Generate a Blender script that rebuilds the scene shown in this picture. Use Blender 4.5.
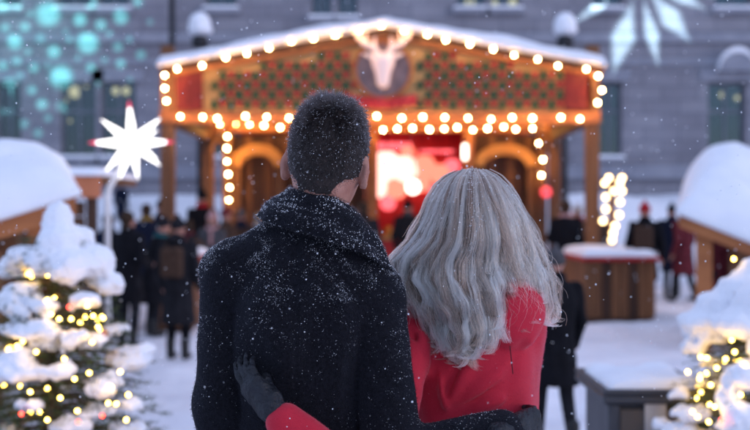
import bpy, bmesh, math, random
import numpy as np
from math import radians, sin, cos, pi, sqrt

random.seed(7)
rng = np.random.default_rng(11)
for o in list(bpy.data.objects):
    bpy.data.objects.remove(o)
scene = bpy.context.scene

# ------------------------------------------------------------------ camera
CAM_Z = 1.6
FPX = 1042.0            # focal length in pixels of the 750 px wide photograph (50 mm on 36 mm)
cam_d = bpy.data.cameras.new('camera')
cam = bpy.data.objects.new('camera', cam_d)
scene.collection.objects.link(cam)
cam_d.lens = 50.0
cam_d.sensor_width = 36.0
cam_d.clip_start = 0.05
cam_d.clip_end = 400.0
cam.location = (0, 0, CAM_Z)
cam.rotation_euler = (radians(90.0 - 0.165), 0, 0)
cam_d.dof.use_dof = True
cam_d.dof.focus_distance = 2.12
cam_d.dof.aperture_fstop = 2.65
scene.camera = cam

# ------------------------------------------------------------------ sky, sun, exposure (dusk, snowing)
SUN_EL, SUN_AZ = 2.6, 115.0
world = bpy.data.worlds.new('World')
scene.world = world
world.use_nodes = True
wn = world.node_tree.nodes
wl = world.node_tree.links
wn.clear()
w_out = wn.new('ShaderNodeOutputWorld')
w_bg = wn.new('ShaderNodeBackground')
w_sky = wn.new('ShaderNodeTexSky')
w_sky.sky_type = 'NISHITA'
w_sky.sun_disc = False
w_sky.sun_elevation = radians(SUN_EL)
w_sky.sun_rotation = radians(SUN_AZ)
w_sky.air_density = 1.0
w_sky.dust_density = 0.6
w_sky.ozone_density = 4.5
w_bg.inputs['Strength'].default_value = 0.15
w_veil = wn.new('ShaderNodeMix')          # even snow cloud in front of most of the clear dusk sky
w_veil.data_type = 'RGBA'
w_veil.inputs[0].default_value = 0.70
w_veil.inputs[7].default_value = (0.635, 0.685, 0.93, 1)
wl.new(w_sky.outputs[0], w_veil.inputs[6])
wl.new(w_veil.outputs[2], w_bg.inputs['Color'])
wl.new(w_bg.outputs[0], w_out.inputs['Surface'])
sun_d = bpy.data.lights.new('sun', 'SUN')
sun_d.energy = 0.10
sun_d.angle = radians(40)
sun_d.color = (0.88, 0.82, 1.0)
sun = bpy.data.objects.new('sun', sun_d)
scene.collection.objects.link(sun)
_az, _el = radians(SUN_AZ), radians(SUN_EL)
from mathutils import Vector, Matrix
sun.rotation_euler = Vector((sin(_az) * cos(_el), cos(_az) * cos(_el), sin(_el))).to_track_quat('Z', 'Y').to_euler()
sun.location = (0, -10, 20)
vs = scene.view_settings
vs.view_transform = 'Standard'
vs.look = 'None'
vs.gamma = 1.0
vs.use_curve_mapping = False
vs.exposure = 3.1
scene.render.engine = 'CYCLES'
scene.cycles.use_denoising = True
scene.cycles.max_bounces = 6
scene.cycles.sample_clamp_indirect = 6.0
scene.cycles.caustics_reflective = False
scene.cycles.caustics_refractive = False


# ------------------------------------------------------------------ helpers
def at(px, py, d):
    """point at depth d (metres along the view) that the photograph shows at pixel px, py"""
    return np.array(((px - 375.0) / FPX * d, d, CAM_Z - (py - 212.0) / FPX * d))


def link(o):
    scene.collection.objects.link(o)
    return o


def tag(o, label=None, cat=None, group=None, kind=None):
    if label: o['label'] = label
    if cat: o['category'] = cat
    if group: o['group'] = group
    if kind: o['kind'] = kind
    return o


def empty(name, loc, label, cat, group=None):
    o = link(bpy.data.objects.new(name, None))
    o.location = tuple(float(c) for c in loc)
    o.empty_display_size = 0.1
    return tag(o, label, cat, group)


def origin_of(o):
    v = Vector((0, 0, 0))
    while o is not None:
        v = v + o.location
        o = o.parent
    return v


def obj(name, me, m=None, parent=None, loc=None, rot=None, smooth=None):
    """one mesh object; its vertices are in world coordinates unless loc is given (then world position of its origin)"""
    o = link(bpy.data.objects.new(name, me))
    if m is not None and not me.materials:
        me.materials.append(m)
    if smooth is not None:
        me.polygons.foreach_set('use_smooth', [smooth] * len(me.polygons))
    p = Vector(loc) if loc is not None else Vector((0, 0, 0))
    if parent is not None:
        o.parent = parent
        p = p - origin_of(parent)
    o.location = p
    if rot: o.rotation_euler = rot
    return o


def mesh(name, v, f):
    me = bpy.data.meshes.new(name)
    me.from_pydata([tuple(map(float, p)) for p in v], [], [tuple(map(int, q)) for q in f])
    me.update()
    return me


class MB:
    """collects simple shapes that make up ONE piece"""
    def __init__(s):
        s.bm = bmesh.new()

    def box(s, lo, hi, bev=0.0, mat=None):
        lo, hi = np.minimum(lo, hi), np.maximum(lo, hi)
        r = bmesh.ops.create_cube(s.bm, size=1.0)
        vs_ = r['verts']
        for v in vs_:
            v.co = Vector(((lo[0] + hi[0]) / 2 + v.co.x * (hi[0] - lo[0]), (lo[1] + hi[1]) / 2 + v.co.y * (hi[1] - lo[1]), (lo[2] + hi[2]) / 2 + v.co.z * (hi[2] - lo[2])))
        if bev > 0:
            es = list({e for v in vs_ for e in v.link_edges})
            bmesh.ops.bevel(s.bm, geom=es, offset=bev, segments=1, affect='EDGES')
        if mat is not None:
            bmesh.ops.transform(s.bm, matrix=mat, verts=vs_)
        return s

    def tube(s, pts, r, n=8):
        pts = [Vector(p) for p in pts]
        rs = r if hasattr(r, '__len__') else [r] * len(pts)
        rings = []
        for i, p in enumerate(pts):
            t = (pts[min(i + 1, len(pts) - 1)] - pts[max(i - 1, 0)]).normalized()
            a = t.orthogonal().normalized() if i == 0 else (rings[-1][1] - t * rings[-1][1].dot(t)).normalized()
            b = t.cross(a)
            rings.append(([s.bm.verts.new(p + (a * cos(2 * pi * k / n) + b * sin(2 * pi * k / n)) * rs[i]) for k in range(n)], a))
        for i in range(len(rings) - 1):
            A, B = rings[i][0], rings[i + 1][0]
            for k in range(n):
                s.bm.faces.new((A[k], A[(k + 1) % n], B[(k + 1) % n], B[k]))
        s.bm.faces.new(rings[0][0][::-1])
        s.bm.faces.new(rings[-1][0])
        return s

    def lathe(s, prof, c=(0, 0, 0), n=16):
        rings = []
        for r, z in prof:
            if r < 1e-5:
                rings.append([s.bm.verts.new((c[0], c[1], c[2] + z))])
            else:
                rings.append([s.bm.verts.new((c[0] + r * cos(2 * pi * k / n), c[1] + r * sin(2 * pi * k / n), c[2] + z)) for k in range(n)])
        for A, B in zip(rings[:-1], rings[1:]):
            for k in range(n):
                q = [A[k % len(A)], A[(k + 1) % len(A)], B[(k + 1) % len(B)], B[k % len(B)]]
                q = list(dict.fromkeys(q))
                if len(q) > 2:
                    s.bm.faces.new(q)
        return s

    def prism(s, poly, y0, y1):
        """closed outline in XZ pulled from y0 to y1"""
        a = [s.bm.verts.new((p[0], y0, p[1])) for p in poly]
        b = [s.bm.verts.new((p[0], y1, p[1])) for p in poly]
        n = len(poly)
        s.bm.faces.new(a)
        s.bm.faces.new(b[::-1])
        for k in range(n):
            s.bm.faces.new((a[(k + 1) % n], a[k], b[k], b[(k + 1) % n]))
        return s

    def ball(s, c, r, sub=1, sc=(1, 1, 1)):
        q = bmesh.ops.create_icosphere(s.bm, subdivisions=sub, radius=1.0)
        for v in q['verts']:
            v.co = Vector((c[0] + v.co.x * r * sc[0], c[1] + v.co.y * r * sc[1], c[2] + v.co.z * r * sc[2]))
        return s

    def me(s, name):
        bmesh.ops.recalc_face_normals(s.bm, faces=s.bm.faces)
        m_ = bpy.data.meshes.new(name)
        s.bm.to_mesh(m_)
        s.bm.free()
        return m_


# ---- signed distance modelling --------------------------------------------------------------
def smin(a, b, k):
    h = np.clip(0.5 + 0.5 * (b - a) / k, 0, 1)
    return b + (a - b) * h - k * h * (1 - h)


def smax(a, b, k):
    return -smin(-a, -b, k)


def s_ell(P, c, r):
    q = P - np.asarray(c, np.float32)
    r = np.asarray(r, np.float32)
    k0 = np.sqrt(((q / r) ** 2).sum(1)) + 1e-9
    k1 = np.sqrt(((q / (r * r)) ** 2).sum(1)) + 1e-9
    return k0 * (k0 - 1) / k1


def s_cone(P, a, b, ra, rb):
    a = np.asarray(a, np.float32); b = np.asarray(b, np.float32)
    ab = b - a
    t = np.clip(((P - a) @ ab) / (ab @ ab), 0, 1)
    return np.sqrt(((P - a - t[:, None] * ab) ** 2).sum(1)) - (ra + (rb - ra) * t)


def seg_t(P, a, b):
    a = np.asarray(a, np.float32); b = np.asarray(b, np.float32)
    ab = b - a
    t = np.clip(((P - a) @ ab) / (ab @ ab), 0, 1)
    return t, np.sqrt(((P - a - t[:, None] * ab) ** 2).sum(1))


def s_loft(P, z, cx, cy, a, b, zlo, zhi, k=0.02, p=2.0):
    zz = P[:, 2]
    A = np.interp(zz, z, a); B = np.interp(zz, z, b)
    X = (P[:, 0] - np.interp(zz, z, cx)) / A
    Y = (P[:, 1] - np.interp(zz, z, cy)) / B
    if p == 2.0:
        r = np.sqrt(X * X + Y * Y)
    else:
        r = (np.abs(X) ** p + np.abs(Y) ** p) ** (1 / p)
    d = (r - 1) * np.minimum(A, B)
    return smax(smax(d, zlo - zz, k), zz - zhi, k)


def s_box(P, c, h, r=0.0):
    q = np.abs(P - np.asarray(c, np.float32)) - (np.asarray(h, np.float32) - r)
    return np.sqrt((np.maximum(q, 0) ** 2).sum(1)) + np.minimum(q.max(1), 0) - r


def nz(P, f, seed=0):
    """cheap smooth noise from sines, about -1..1"""
    x, y, z = P[:, 0] * f + seed * 1.7, P[:, 1] * f + seed * 2.9, P[:, 2] * f + seed * 0.7
    return (np.sin(x * 1.0 + 1.3 * np.sin(y * 1.1 + z * 0.7)) + np.sin(y * 1.2 + 1.1 * np.sin(z * 0.9 + x * 0.8)) + np.sin(z * 1.1 + 1.2 * np.sin(x * 1.2 - y * 0.6))) / 3


def sdf_mesh(name, f, lo, hi, h):
    lo = np.asarray(lo, np.float64); hi = np.asarray(hi, np.float64)
    c = 4
    n = (np.ceil((hi - lo) / (h * c)).astype(int)) * c + 1
    nc = (n - 1) // c + 1
    ax = [lo[i] + h * np.arange(n[i]) for i in range(3)]
    G = np.stack(np.meshgrid(ax[0][::c], ax[1][::c], ax[2][::c], indexing='ij'), -1).reshape(-1, 3).astype(np.float32)
    VC = f(G).reshape(nc)
    ii = [np.minimum((np.arange(n[i]) + c // 2) // c, nc[i] - 1) for i in range(3)]
    V = VC[np.ix_(*ii)].astype(np.float32).copy()
    m = np.abs(V) < c * h * 2.2
    idx = np.argwhere(m)
    V[m] = f((lo + idx * h).astype(np.float32))
    s = V < 0
    cell = np.zeros(tuple(n - 1), np.int8)
    for a in (0, 1):
        for b in (0, 1):
            for d in (0, 1):
                cell += s[a:n[0] - 1 + a, b:n[1] - 1 + b, d:n[2] - 1 + d]
    act = np.argwhere((cell > 0) & (cell < 8))
    ids = -np.ones(tuple(n - 1), np.int64)
    ids[act[:, 0], act[:, 1], act[:, 2]] = np.arange(len(act))
    acc = np.zeros((len(act), 3)); cnt = np.zeros(len(act))
    cor = [(a, b, d) for a in (0, 1) for b in (0, 1) for d in (0, 1)]
    for p in cor:
        for q in cor:
            if sum(abs(p[i] - q[i]) for i in range(3)) == 1 and p < q:
                vp = V[act[:, 0] + p[0], act[:, 1] + p[1], act[:, 2] + p[2]]
                vq = V[act[:, 0] + q[0], act[:, 1] + q[1], act[:, 2] + q[2]]
                x = (vp < 0) != (vq < 0)
                t = np.where(x, vp / np.where(x, vp - vq, 1), 0)
                for i in range(3):
                    acc[:, i] += np.where(x, p[i] + (q[i] - p[i]) * t, 0)
                cnt += x
    vv = lo + (act + acc / cnt[:, None]) * h
    # pull the vertices onto the surface
    Pv = vv.astype(np.float32); e = h * 0.5
    d0 = f(Pv)
    g = np.stack([f(Pv + np.eye(3, dtype=np.float32)[i] * e) - d0 for i in range(3)], 1) / e
    vv = vv - np.clip(d0 / np.maximum((g * g).sum(1), 0.2), -h, h)[:, None] * g * 0.9
    faces = []
    for axis in range(3):
        sl0 = [slice(None)] * 3; sl1 = [slice(None)] * 3
        sl0[axis] = slice(0, -1); sl1[axis] = slice(1, None)
        ch = s[tuple(sl0)] != s[tuple(sl1)]
        e_ = np.argwhere(ch)
        u, w = [(1, 2), (2, 0), (0, 1)][axis]
        ok = (e_[:, u] > 0) & (e_[:, w] > 0) & (e_[:, u] < n[u] - 1) & (e_[:, w] < n[w] - 1)
        e_ = e_[ok]
        inside = s[e_[:, 0], e_[:, 1], e_[:, 2]]
        def cid(du, dw):
            k = e_.copy(); k[:, u] += du; k[:, w] += dw
            return ids[k[:, 0], k[:, 1], k[:, 2]]
        q = np.stack([cid(-1, -1), cid(0, -1), cid(0, 0), cid(-1, 0)], 1)
        q = np.where(inside[:, None], q, q[:, ::-1])
        faces.append(q)
    F = np.concatenate(faces)
    F = F[(F >= 0).all(1)]
    me = bpy.data.meshes.new(name)
    me.vertices.add(len(vv)); me.vertices.foreach_set('co', vv.astype(np.float32).ravel())
    me.loops.add(F.size); me.loops.foreach_set('vertex_index', F.ravel().astype(np.int32))
    me.polygons.add(len(F))
    me.polygons.foreach_set('loop_start', np.arange(0, F.size, 4, dtype=np.int32))
    me.polygons.foreach_set('use_smooth', np.ones(len(F), bool))
    me.update(calc_edges=True)
    me.validate()
    return me


def verts_normals(me):
    n = len(me.vertices)
    co = np.empty(n * 3, np.float32); me.vertices.foreach_get('co', co)
    no = np.empty(n * 3, np.float32); me.vertex_normals.foreach_get('vector', no)
    return co.reshape(-1, 3), no.reshape(-1, 3)


def blanket(name, x0, x1, y0, y1, res, base, thick, edge, bottom=0.0):
    """a layer of snow over base(x, y), rounded at its edges, closed underneath"""
    nx = max(3, int((x1 - x0) / res) + 1); ny = max(3, int((y1 - y0) / res) + 1)
    xs = np.linspace(x0, x1, nx); ys = np.linspace(y0, y1, ny)
    X, Y = np.meshgrid(xs, ys, indexing='ij')
    e = np.minimum(np.minimum(X - x0, x1 - X), np.minimum(Y - y0, y1 - Y))
    e = np.clip(e / edge, 0, 1)
    w = np.sqrt(np.clip(1 - (1 - e) ** 2, 0, 1))
    B = base(X, Y)
    T = B + thick(X, Y) * (0.12 + 0.88 * w)
    v = np.concatenate([np.stack([X, Y, T], -1).reshape(-1, 3), np.stack([X, Y, B - bottom], -1).reshape(-1, 3)])
    f = []
    N = nx * ny
    for i in range(nx - 1):
        for j in range(ny - 1):
            a, b, c_, d = i * ny + j, (i + 1) * ny + j, (i + 1) * ny + j + 1, i * ny + j + 1
            f.append((a, b, c_, d)); f.append((a + N, d + N, c_ + N, b + N))
    rim = [i * ny for i in range(nx)] + [(nx - 1) * ny + j for j in range(1, ny)] + [i * ny + ny - 1 for i in range(nx - 2, -1, -1)] + [j for j in range(ny - 2, 0, -1)]
    for k in range(len(rim)):
        a, b = rim[k], rim[(k + 1) % len(rim)]
        f.append((b, a, a + N, b + N))
    me = mesh(name, v, f)
    me.polygons.foreach_set('use_smooth', [True] * len(me.polygons))
    return me


def n2(X, Y, f, s=0.0):
    return (np.sin(X * f + s + 1.3 * np.sin(Y * f * 0.8 + s * 2)) + np.sin(Y * f * 1.1 + s * 3 + 1.1 * np.sin(X * f * 0.9)) + 0.6 * np.sin((X + Y) * f * 2.1 + s)) / 2.6


# ------------------------------------------------------------------ materials
LAMP = 0.5       # level of the lamps against the dusk light


def mat(name, col, rough=0.8, col2=None, nscale=8.0, bump=0.0, bscale=40.0, sheen=0.0, metal=0.0, emit=None, estr=0.0, sss=0.0, stretch=(1, 1, 1), spec=0.3, detail=4.0):
    m = bpy.data.materials.new(name)
    m.use_nodes = True
    nt = m.node_tree
    b = nt.nodes['Principled BSDF']
    b.inputs['Base Color'].default_value = (*col, 1)
    b.inputs['Roughness'].default_value = rough
    b.inputs['Metallic'].default_value = metal
    b.inputs['Specular IOR Level'].default_value = spec
    if sheen:
        b.inputs['Sheen Weight'].default_value = sheen
        b.inputs['Sheen Roughness'].default_value = 0.45
    if sss:
        b.inputs['Subsurface Weight'].default_value = sss
        b.inputs['Subsurface Radius'].default_value = (0.02, 0.012, 0.008)
        b.inputs['Subsurface Scale'].default_value = 1.0
    if emit:
        b.inputs['Emission Color'].default_value = (*emit, 1)
        b.inputs['Emission Strength'].default_value = estr * LAMP
    if col2 is not None or bump:
        tc = nt.nodes.new('ShaderNodeTexCoord')
        mp = nt.nodes.new('ShaderNodeMapping')
        mp.inputs['Scale'].default_value = stretch
        nt.links.new(tc.outputs['Object'], mp.inputs['Vector'])
    if col2 is not None:
        no = nt.nodes.new('ShaderNodeTexNoise')
        no.inputs['Scale'].default_value = nscale
        no.inputs['Detail'].default_value = detail
        nt.links.new(mp.outputs[0], no.inputs['Vector'])
        r = nt.nodes.new('ShaderNodeValToRGB')
        r.color_ramp.elements[0].position = 0.35; r.color_ramp.elements[1].position = 0.65
        r.color_ramp.elements[0].color = (*col, 1); r.color_ramp.elements[1].color = (*col2, 1)
        nt.links.new(no.outputs['Fac'], r.inputs[0])
        nt.links.new(r.outputs[0], b.inputs['Base Color'])
    if bump:
        nb = nt.nodes.new('ShaderNodeTexNoise')
        nb.inputs['Scale'].default_value = bscale
        nb.inputs['Detail'].default_value = 5.0
        nt.links.new(mp.outputs[0], nb.inputs['Vector'])
        bp = nt.nodes.new('ShaderNodeBump')
        bp.inputs['Strength'].default_value = bump
        bp.inputs['Distance'].default_value = 0.02
        nt.links.new(nb.outputs['Fac'], bp.inputs['Height'])
        nt.links.new(bp.outputs[0], b.inputs['Normal'])
    return m


def emitter(name, col, strength):
    m = bpy.data.materials.new(name)
    m.use_nodes = True
    nt = m.node_tree
    nt.nodes.clear()
    e = nt.nodes.new('ShaderNodeEmission')
    e.inputs['Color'].default_value = (*col, 1)
    e.inputs['Strength'].default_value = strength * LAMP
    o = nt.nodes.new('ShaderNodeOutputMaterial')
    nt.links.new(e.outputs[0], o.inputs['Surface'])
    return m


def hair_mat(name, cols, rough=0.35, root_dark=0.5, tone=False, ior=1.55):
    m = bpy.data.materials.new(name)
    m.use_nodes = True
    nt = m.node_tree
    nt.nodes.clear()
    h = nt.nodes.new('ShaderNodeBsdfHairPrincipled')
    h.parametrization = 'COLOR'
    h.inputs['Roughness'].default_value = rough
    h.inputs['Radial Roughness'].default_value = 0.5
    h.inputs['IOR'].default_value = ior
    info = nt.nodes.new('ShaderNodeHairInfo')
    r = nt.nodes.new('ShaderNodeValToRGB')
    r.color_ramp.elements[0].color = (*cols[0], 1)
    r.color_ramp.elements[1].color = (*cols[-1], 1)
    for i, c in enumerate(cols[1:-1]):
        e = r.color_ramp.elements.new((i + 1) / (len(cols) - 1)); e.color = (*c, 1)
    if tone:
        ta = nt.nodes.new('ShaderNodeAttribute'); ta.attribute_name = 'tone'
        nt.links.new(ta.outputs['Fac'], r.inputs[0])
    else:
        nt.links.new(info.outputs['Random'], r.inputs[0])
    mr = nt.nodes.new('ShaderNodeMapRange')
    mr.inputs['From Min'].default_value = 0.0; mr.inputs['From Max'].default_value = 0.7; mr.interpolation_type = 'SMOOTHSTEP'
    mr.inputs['To Min'].default_value = root_dark; mr.inputs['To Max'].default_value = 1.0
    nt.links.new(info.outputs['Intercept'], mr.inputs['Value'])
    mx = nt.nodes.new('ShaderNodeMix')
    mx.data_type = 'RGBA'; mx.blend_type = 'MULTIPLY'
    mx.inputs[0].default_value = 1.0
    nt.links.new(r.outputs[0], mx.inputs[6]); nt.links.new(mr.outputs[0], mx.inputs[7])
    nt.links.new(mx.outputs[2], h.inputs['Color'])
    o = nt.nodes.new('ShaderNodeOutputMaterial')
    nt.links.new(h.outputs[0], o.inputs['Surface'])
    return m


M = {}
M['snow'] = mat('fresh_snow', (0.86, 0.87, 0.90), 0.75, (0.80, 0.82, 0.87), 3.0, 0.25, 60.0, spec=0.2)
M['ground_snow'] = mat('trodden_snow', (0.72, 0.71, 0.75), 0.85, (0.86, 0.85, 0.88), 1.6, 1.0, 11.0, spec=0.15, detail=8)
M['flake'] = mat('snow_flake', (0.9, 0.92, 0.95), 0.6)
M['wood'] = mat('brown_wood', (0.20, 0.085, 0.035), 0.65, (0.11, 0.045, 0.02), 6.0, 0.3, 30.0, stretch=(1, 1, 0.15))
M['wood_dark'] = mat('dark_wood', (0.075, 0.035, 0.02), 0.7, (0.045, 0.02, 0.012), 6.0, 0.3, 30.0, stretch=(1, 1, 0.15))
M['wood_tan'] = mat('tan_board', (0.46, 0.27, 0.105), 0.65, (0.36, 0.20, 0.075), 4.0, 0.2, 30.0, stretch=(0.2, 1, 1))
M['wood_light'] = mat('light_strip_wood', (0.46, 0.30, 0.15), 0.6, (0.36, 0.22, 0.10), 6.0)
M['wood_orange'] = mat('orange_stained_wood', (0.42, 0.15, 0.05), 0.6, (0.30, 0.10, 0.035), 5.0, 0.2, 30.0, stretch=(0.2, 1, 1))
M['red_paint'] = mat('red_paint', (0.42, 0.025, 0.03), 0.5, (0.32, 0.018, 0.022), 6.0)
M['green_paint'] = mat('green_paint', (0.015, 0.075, 0.03), 0.55, (0.01, 0.05, 0.02), 8.0)
M['dark_red'] = mat('dark_red_panel', (0.20, 0.02, 0.015), 0.5, (0.13, 0.014, 0.01), 6.0)
M['tile_red'] = mat('tile_red', (0.32, 0.03, 0.022), 0.5, (0.24, 0.02, 0.015), 6.0)
M['white_paint'] = mat('white_paint', (0.75, 0.73, 0.72), 0.5)
M['grey_disc'] = mat('grey_painted_board', (0.20, 0.15, 0.16), 0.7, (0.13, 0.10, 0.11), 6.0)
M['black_metal'] = mat('black_metal', (0.02, 0.02, 0.024), 0.45, (0.03, 0.03, 0.034), 8.0, metal=0.4)
M['grey_metal'] = mat('grey_metal', (0.30, 0.31, 0.34), 0.5, (0.24, 0.25, 0.28), 8.0, metal=0.3)
M['wire'] = mat('black_wire', (0.015, 0.02, 0.015), 0.6)
M['frame'] = mat('window_frame_paint', (0.16, 0.17, 0.20), 0.5, (0.12, 0.13, 0.16), 4.0)
M['room'] = mat('dark_room', (0.02, 0.022, 0.025), 0.9, (0.05, 0.04, 0.03), 1.2)
M['skin'] = mat('skin', (0.47, 0.24, 0.18), 0.55, (0.36, 0.155, 0.115), 26.0, 0.25, 220.0, sss=0.08)
M['scalp'] = mat('dark_stubble', (0.018, 0.014, 0.013), 0.85, (0.03, 0.022, 0.02), 60.0, 0.4, 250.0)
M['needle'] = mat('fir_needle', (0.035, 0.065, 0.025), 0.7, (0.055, 0.085, 0.03), 9.0)
M['bark'] = mat('bark', (0.09, 0.055, 0.035), 0.9, (0.05, 0.03, 0.02), 20.0, 0.5, 40.0)
M['bulb'] = emitter('warm_bulb', (1.0, 0.52, 0.16), 44.0)
M['bulb_big'] = emitter('cream_bulb', (1.0, 0.62, 0.28), 3.0)
M['fairy'] = emitter('fairy_bulb', (1.0, 0.56, 0.08), 10.0)
M['fairy_red'] = emitter('red_fairy_bulb', (1.0, 0.05, 0.03), 3.5)
M['room_lamp'] = emitter('room_lamp', (1.0, 0.66, 0.34), 0.34)
M['star'] = emitter('lit_star_paper', (1.0, 0.96, 0.97), .9)
M['star_pink'] = emitter('pink_star_tip', (1.0, 0.10, 0.22), .32)
M['deer'] = mat('deer_board_added_glow', (0.75, 0.60, 0.56), 0.5, emit=(1.0, 0.62, 0.56), estr=0.06)  # faint pink emission added for the bulb light falling on the board
M['pink_glow'] = emitter('deep_pink_glow', (1.0, 0.18, 0.12), .55)
M['pink_core'] = emitter('white_pink_glow', (1.0, 0.40, 0.33), .85)
M['pink_strip'] = emitter('pink_light_strip', (1.0, 0.12, 0.14), .55)
M['lamp_white'] = emitter('white_lamp_globe', (1.0, 0.74, 0.62), 1.5)
M['red_ball'] = mat('red_lantern', (0.55, 0.03, 0.05), 0.4, emit=(1.0, 0.08, 0.10), estr=0.4)
M['steel_blue'] = mat('blue_painted_steel', (0.05, 0.09, 0.17), 0.5, (0.035, 0.065, 0.13), 6.0)
M['pink_band'] = mat('pink_painted_band', (0.40, 0.22, 0.25), 0.6)
M['bin'] = mat('dark_bin_panel', (0.05, 0.052, 0.06), 0.5, (0.03, 0.032, 0.04), 5.0, 0.15, 20.0)
M['bin_board'] = mat('weathered_board', (0.13, 0.10, 0.085), 0.8, (0.08, 0.065, 0.055), 5.0, 0.3, 30.0, stretch=(0.2, 1, 1))
M['paper'] = mat('notice_paper', (0.42, 0.40, 0.38), 0.8, (0.34, 0.32, 0.31), 12.0)


def stone_mat():
    m = bpy.data.materials.new('ashlar_stone')
    m.use_nodes = True
    nt = m.node_tree
    b = nt.nodes['Principled BSDF']
    b.inputs['Roughness'].default_value = 0.9
    tc = nt.nodes.new('ShaderNodeTexCoord')
    mp = nt.nodes.new('ShaderNodeMapping')
    mp.inputs['Rotation'].default_value = (radians(90), 0, 0)
    br = nt.nodes.new('ShaderNodeTexBrick')
    br.inputs['Scale'].default_value = 1.0
    br.inputs['Brick Width'].default_value = 1.1
    br.inputs['Row Height'].default_value = 0.42
    br.inputs['Mortar Size'].default_value = 0.015
    br.inputs['Color1'].default_value = (0.27, 0.27, 0.305, 1)
    br.inputs['Color2'].default_value = (0.215, 0.215, 0.25, 1)
    br.inputs['Mortar'].default_value = (0.12, 0.125, 0.16, 1)
    no = nt.nodes.new('ShaderNodeTexNoise')
    no.inputs['Scale'].default_value = 0.7; no.inputs['Detail'].default_value = 8
    mx = nt.nodes.new('ShaderNodeMix'); mx.data_type = 'RGBA'; mx.blend_type = 'MULTIPLY'
    mx.inputs[0].default_value = 0.55
    r = nt.nodes.new('ShaderNodeValToRGB')
    r.color_ramp.elements[0].position = 0.3; r.color_ramp.elements[0].color = (0.6, 0.58, 0.6, 1)
    r.color_ramp.elements[1].position = 0.7; r.color_ramp.elements[1].color = (1.1, 1.1, 1.1, 1)
    nt.links.new(tc.outputs['Object'], mp.inputs['Vector'])
    nt.links.new(mp.outputs[0], br.inputs['Vector'])
    nt.links.new(tc.outputs['Object'], no.inputs['Vector'])
    nt.links.new(no.outputs['Fac'], r.inputs[0])
    nt.links.new(br.outputs['Color'], mx.inputs[6]); nt.links.new(r.outputs[0], mx.inputs[7])
    nt.links.new(mx.outputs[2], b.inputs['Base Color'])
    bp = nt.nodes.new('ShaderNodeBump'); bp.inputs['Strength'].default_value = 0.5; bp.inputs['Distance'].default_value = 0.03
    nt.links.new(br.outputs['Fac'], bp.inputs['Height']); bp.invert = True
    nt.links.new(bp.outputs[0], b.inputs['Normal'])
    return m


def glass_mat():
    m = bpy.data.materials.new('window_glass')
    m.use_nodes = True
    nt = m.node_tree
    nt.nodes.clear()
    t = nt.nodes.new('ShaderNodeBsdfTransparent'); t.inputs[0].default_value = (0.62, 0.75, 0.78, 1)
    g = nt.nodes.new('ShaderNodeBsdfGlossy'); g.inputs['Roughness'].default_value = 0.08
    g.inputs['Color'].default_value = (0.8, 0.9, 1, 1)
    fr = nt.nodes.new('ShaderNodeFresnel'); fr.inputs[0].default_value = 1.7
    mx = nt.nodes.new('ShaderNodeMixShader')
    o = nt.nodes.new('ShaderNodeOutputMaterial')
    nt.links.new(fr.outputs[0], mx.inputs[0]); nt.links.new(t.outputs[0], mx.inputs[1]); nt.links.new(g.outputs[0], mx.inputs[2])
    nt.links.new(mx.outputs[0], o.inputs['Surface'])
    return m


M['arch_amber'] = mat('amber_arch', (.62, .29, .08), .6, (.5, .21, .06), 5.0)  # brighter amber than the stall's other wood
M['stone'] = stone_mat()
M['stone_trim'] = mat('dressed_stone', (0.28, 0.29, 0.335), 0.85, (0.22, 0.23, 0.275), 2.0, 0.2, 20.0)
M['glass'] = glass_mat()


# ------------------------------------------------------------------ projected light patterns on the facade (gobo projectors)
def node_math(nt, op, a, b=None, c=None):
    n = nt.nodes.new('ShaderNodeMath'); n.operation = op
    for i, v in enumerate((a, b, c)):
        if v is None: continue
        if isinstance(v, (int, float)): n.inputs[i].default_value = v
        else: nt.links.new(v, n.inputs[i])
    return n.outputs[0]


def gobo_light(name, loc, target, half_deg, color, energy, build):
    ld = bpy.data.lights.new(name, 'SPOT')
    ld.energy = energy; ld.color = color
    ld.spot_size = radians(half_deg * 2); ld.spot_blend = 0.05
    ld.shadow_soft_size = 0.01
    lo = link(bpy.data.objects.new(name, ld))
    lo.location = loc
    dirv = Vector(target) - Vector(loc)
    # frame with world-up kept: local -Z forward, local Y up
    lo.rotation_euler = dirv.to_track_quat('-Z', 'Y').to_euler()
    ld.use_nodes = True
    nt = ld.node_tree
    nt.nodes.clear()
    e = nt.nodes.new('ShaderNodeEmission')
    out = nt.nodes.new('ShaderNodeOutputLight')
    nt.links.new(e.outputs[0], out.inputs['Surface'])
    tc = nt.nodes.new('ShaderNodeTexCoord')
    sp = nt.nodes.new('ShaderNodeSeparateXYZ')
    nt.links.new(tc.outputs['Normal'], sp.inputs[0])
    az = node_math(nt, 'ABSOLUTE', sp.outputs[2])
    u = node_math(nt, 'DIVIDE', sp.outputs[0], az)
    v = node_math(nt, 'DIVIDE', sp.outputs[1], az)
    R = lo.rotation_euler.to_matrix().inverted()

    def uv_of(p):
        q = R @ (Vector(p) - Vector(loc))
        return q.x / -q.z, q.y / -q.z
    nt.links.new(build(nt, u, v, uv_of), e.inputs['Strength'])
    e.inputs['Color'].default_value = (*color, 1)
    return lo


WALL_D = 32.0


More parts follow.
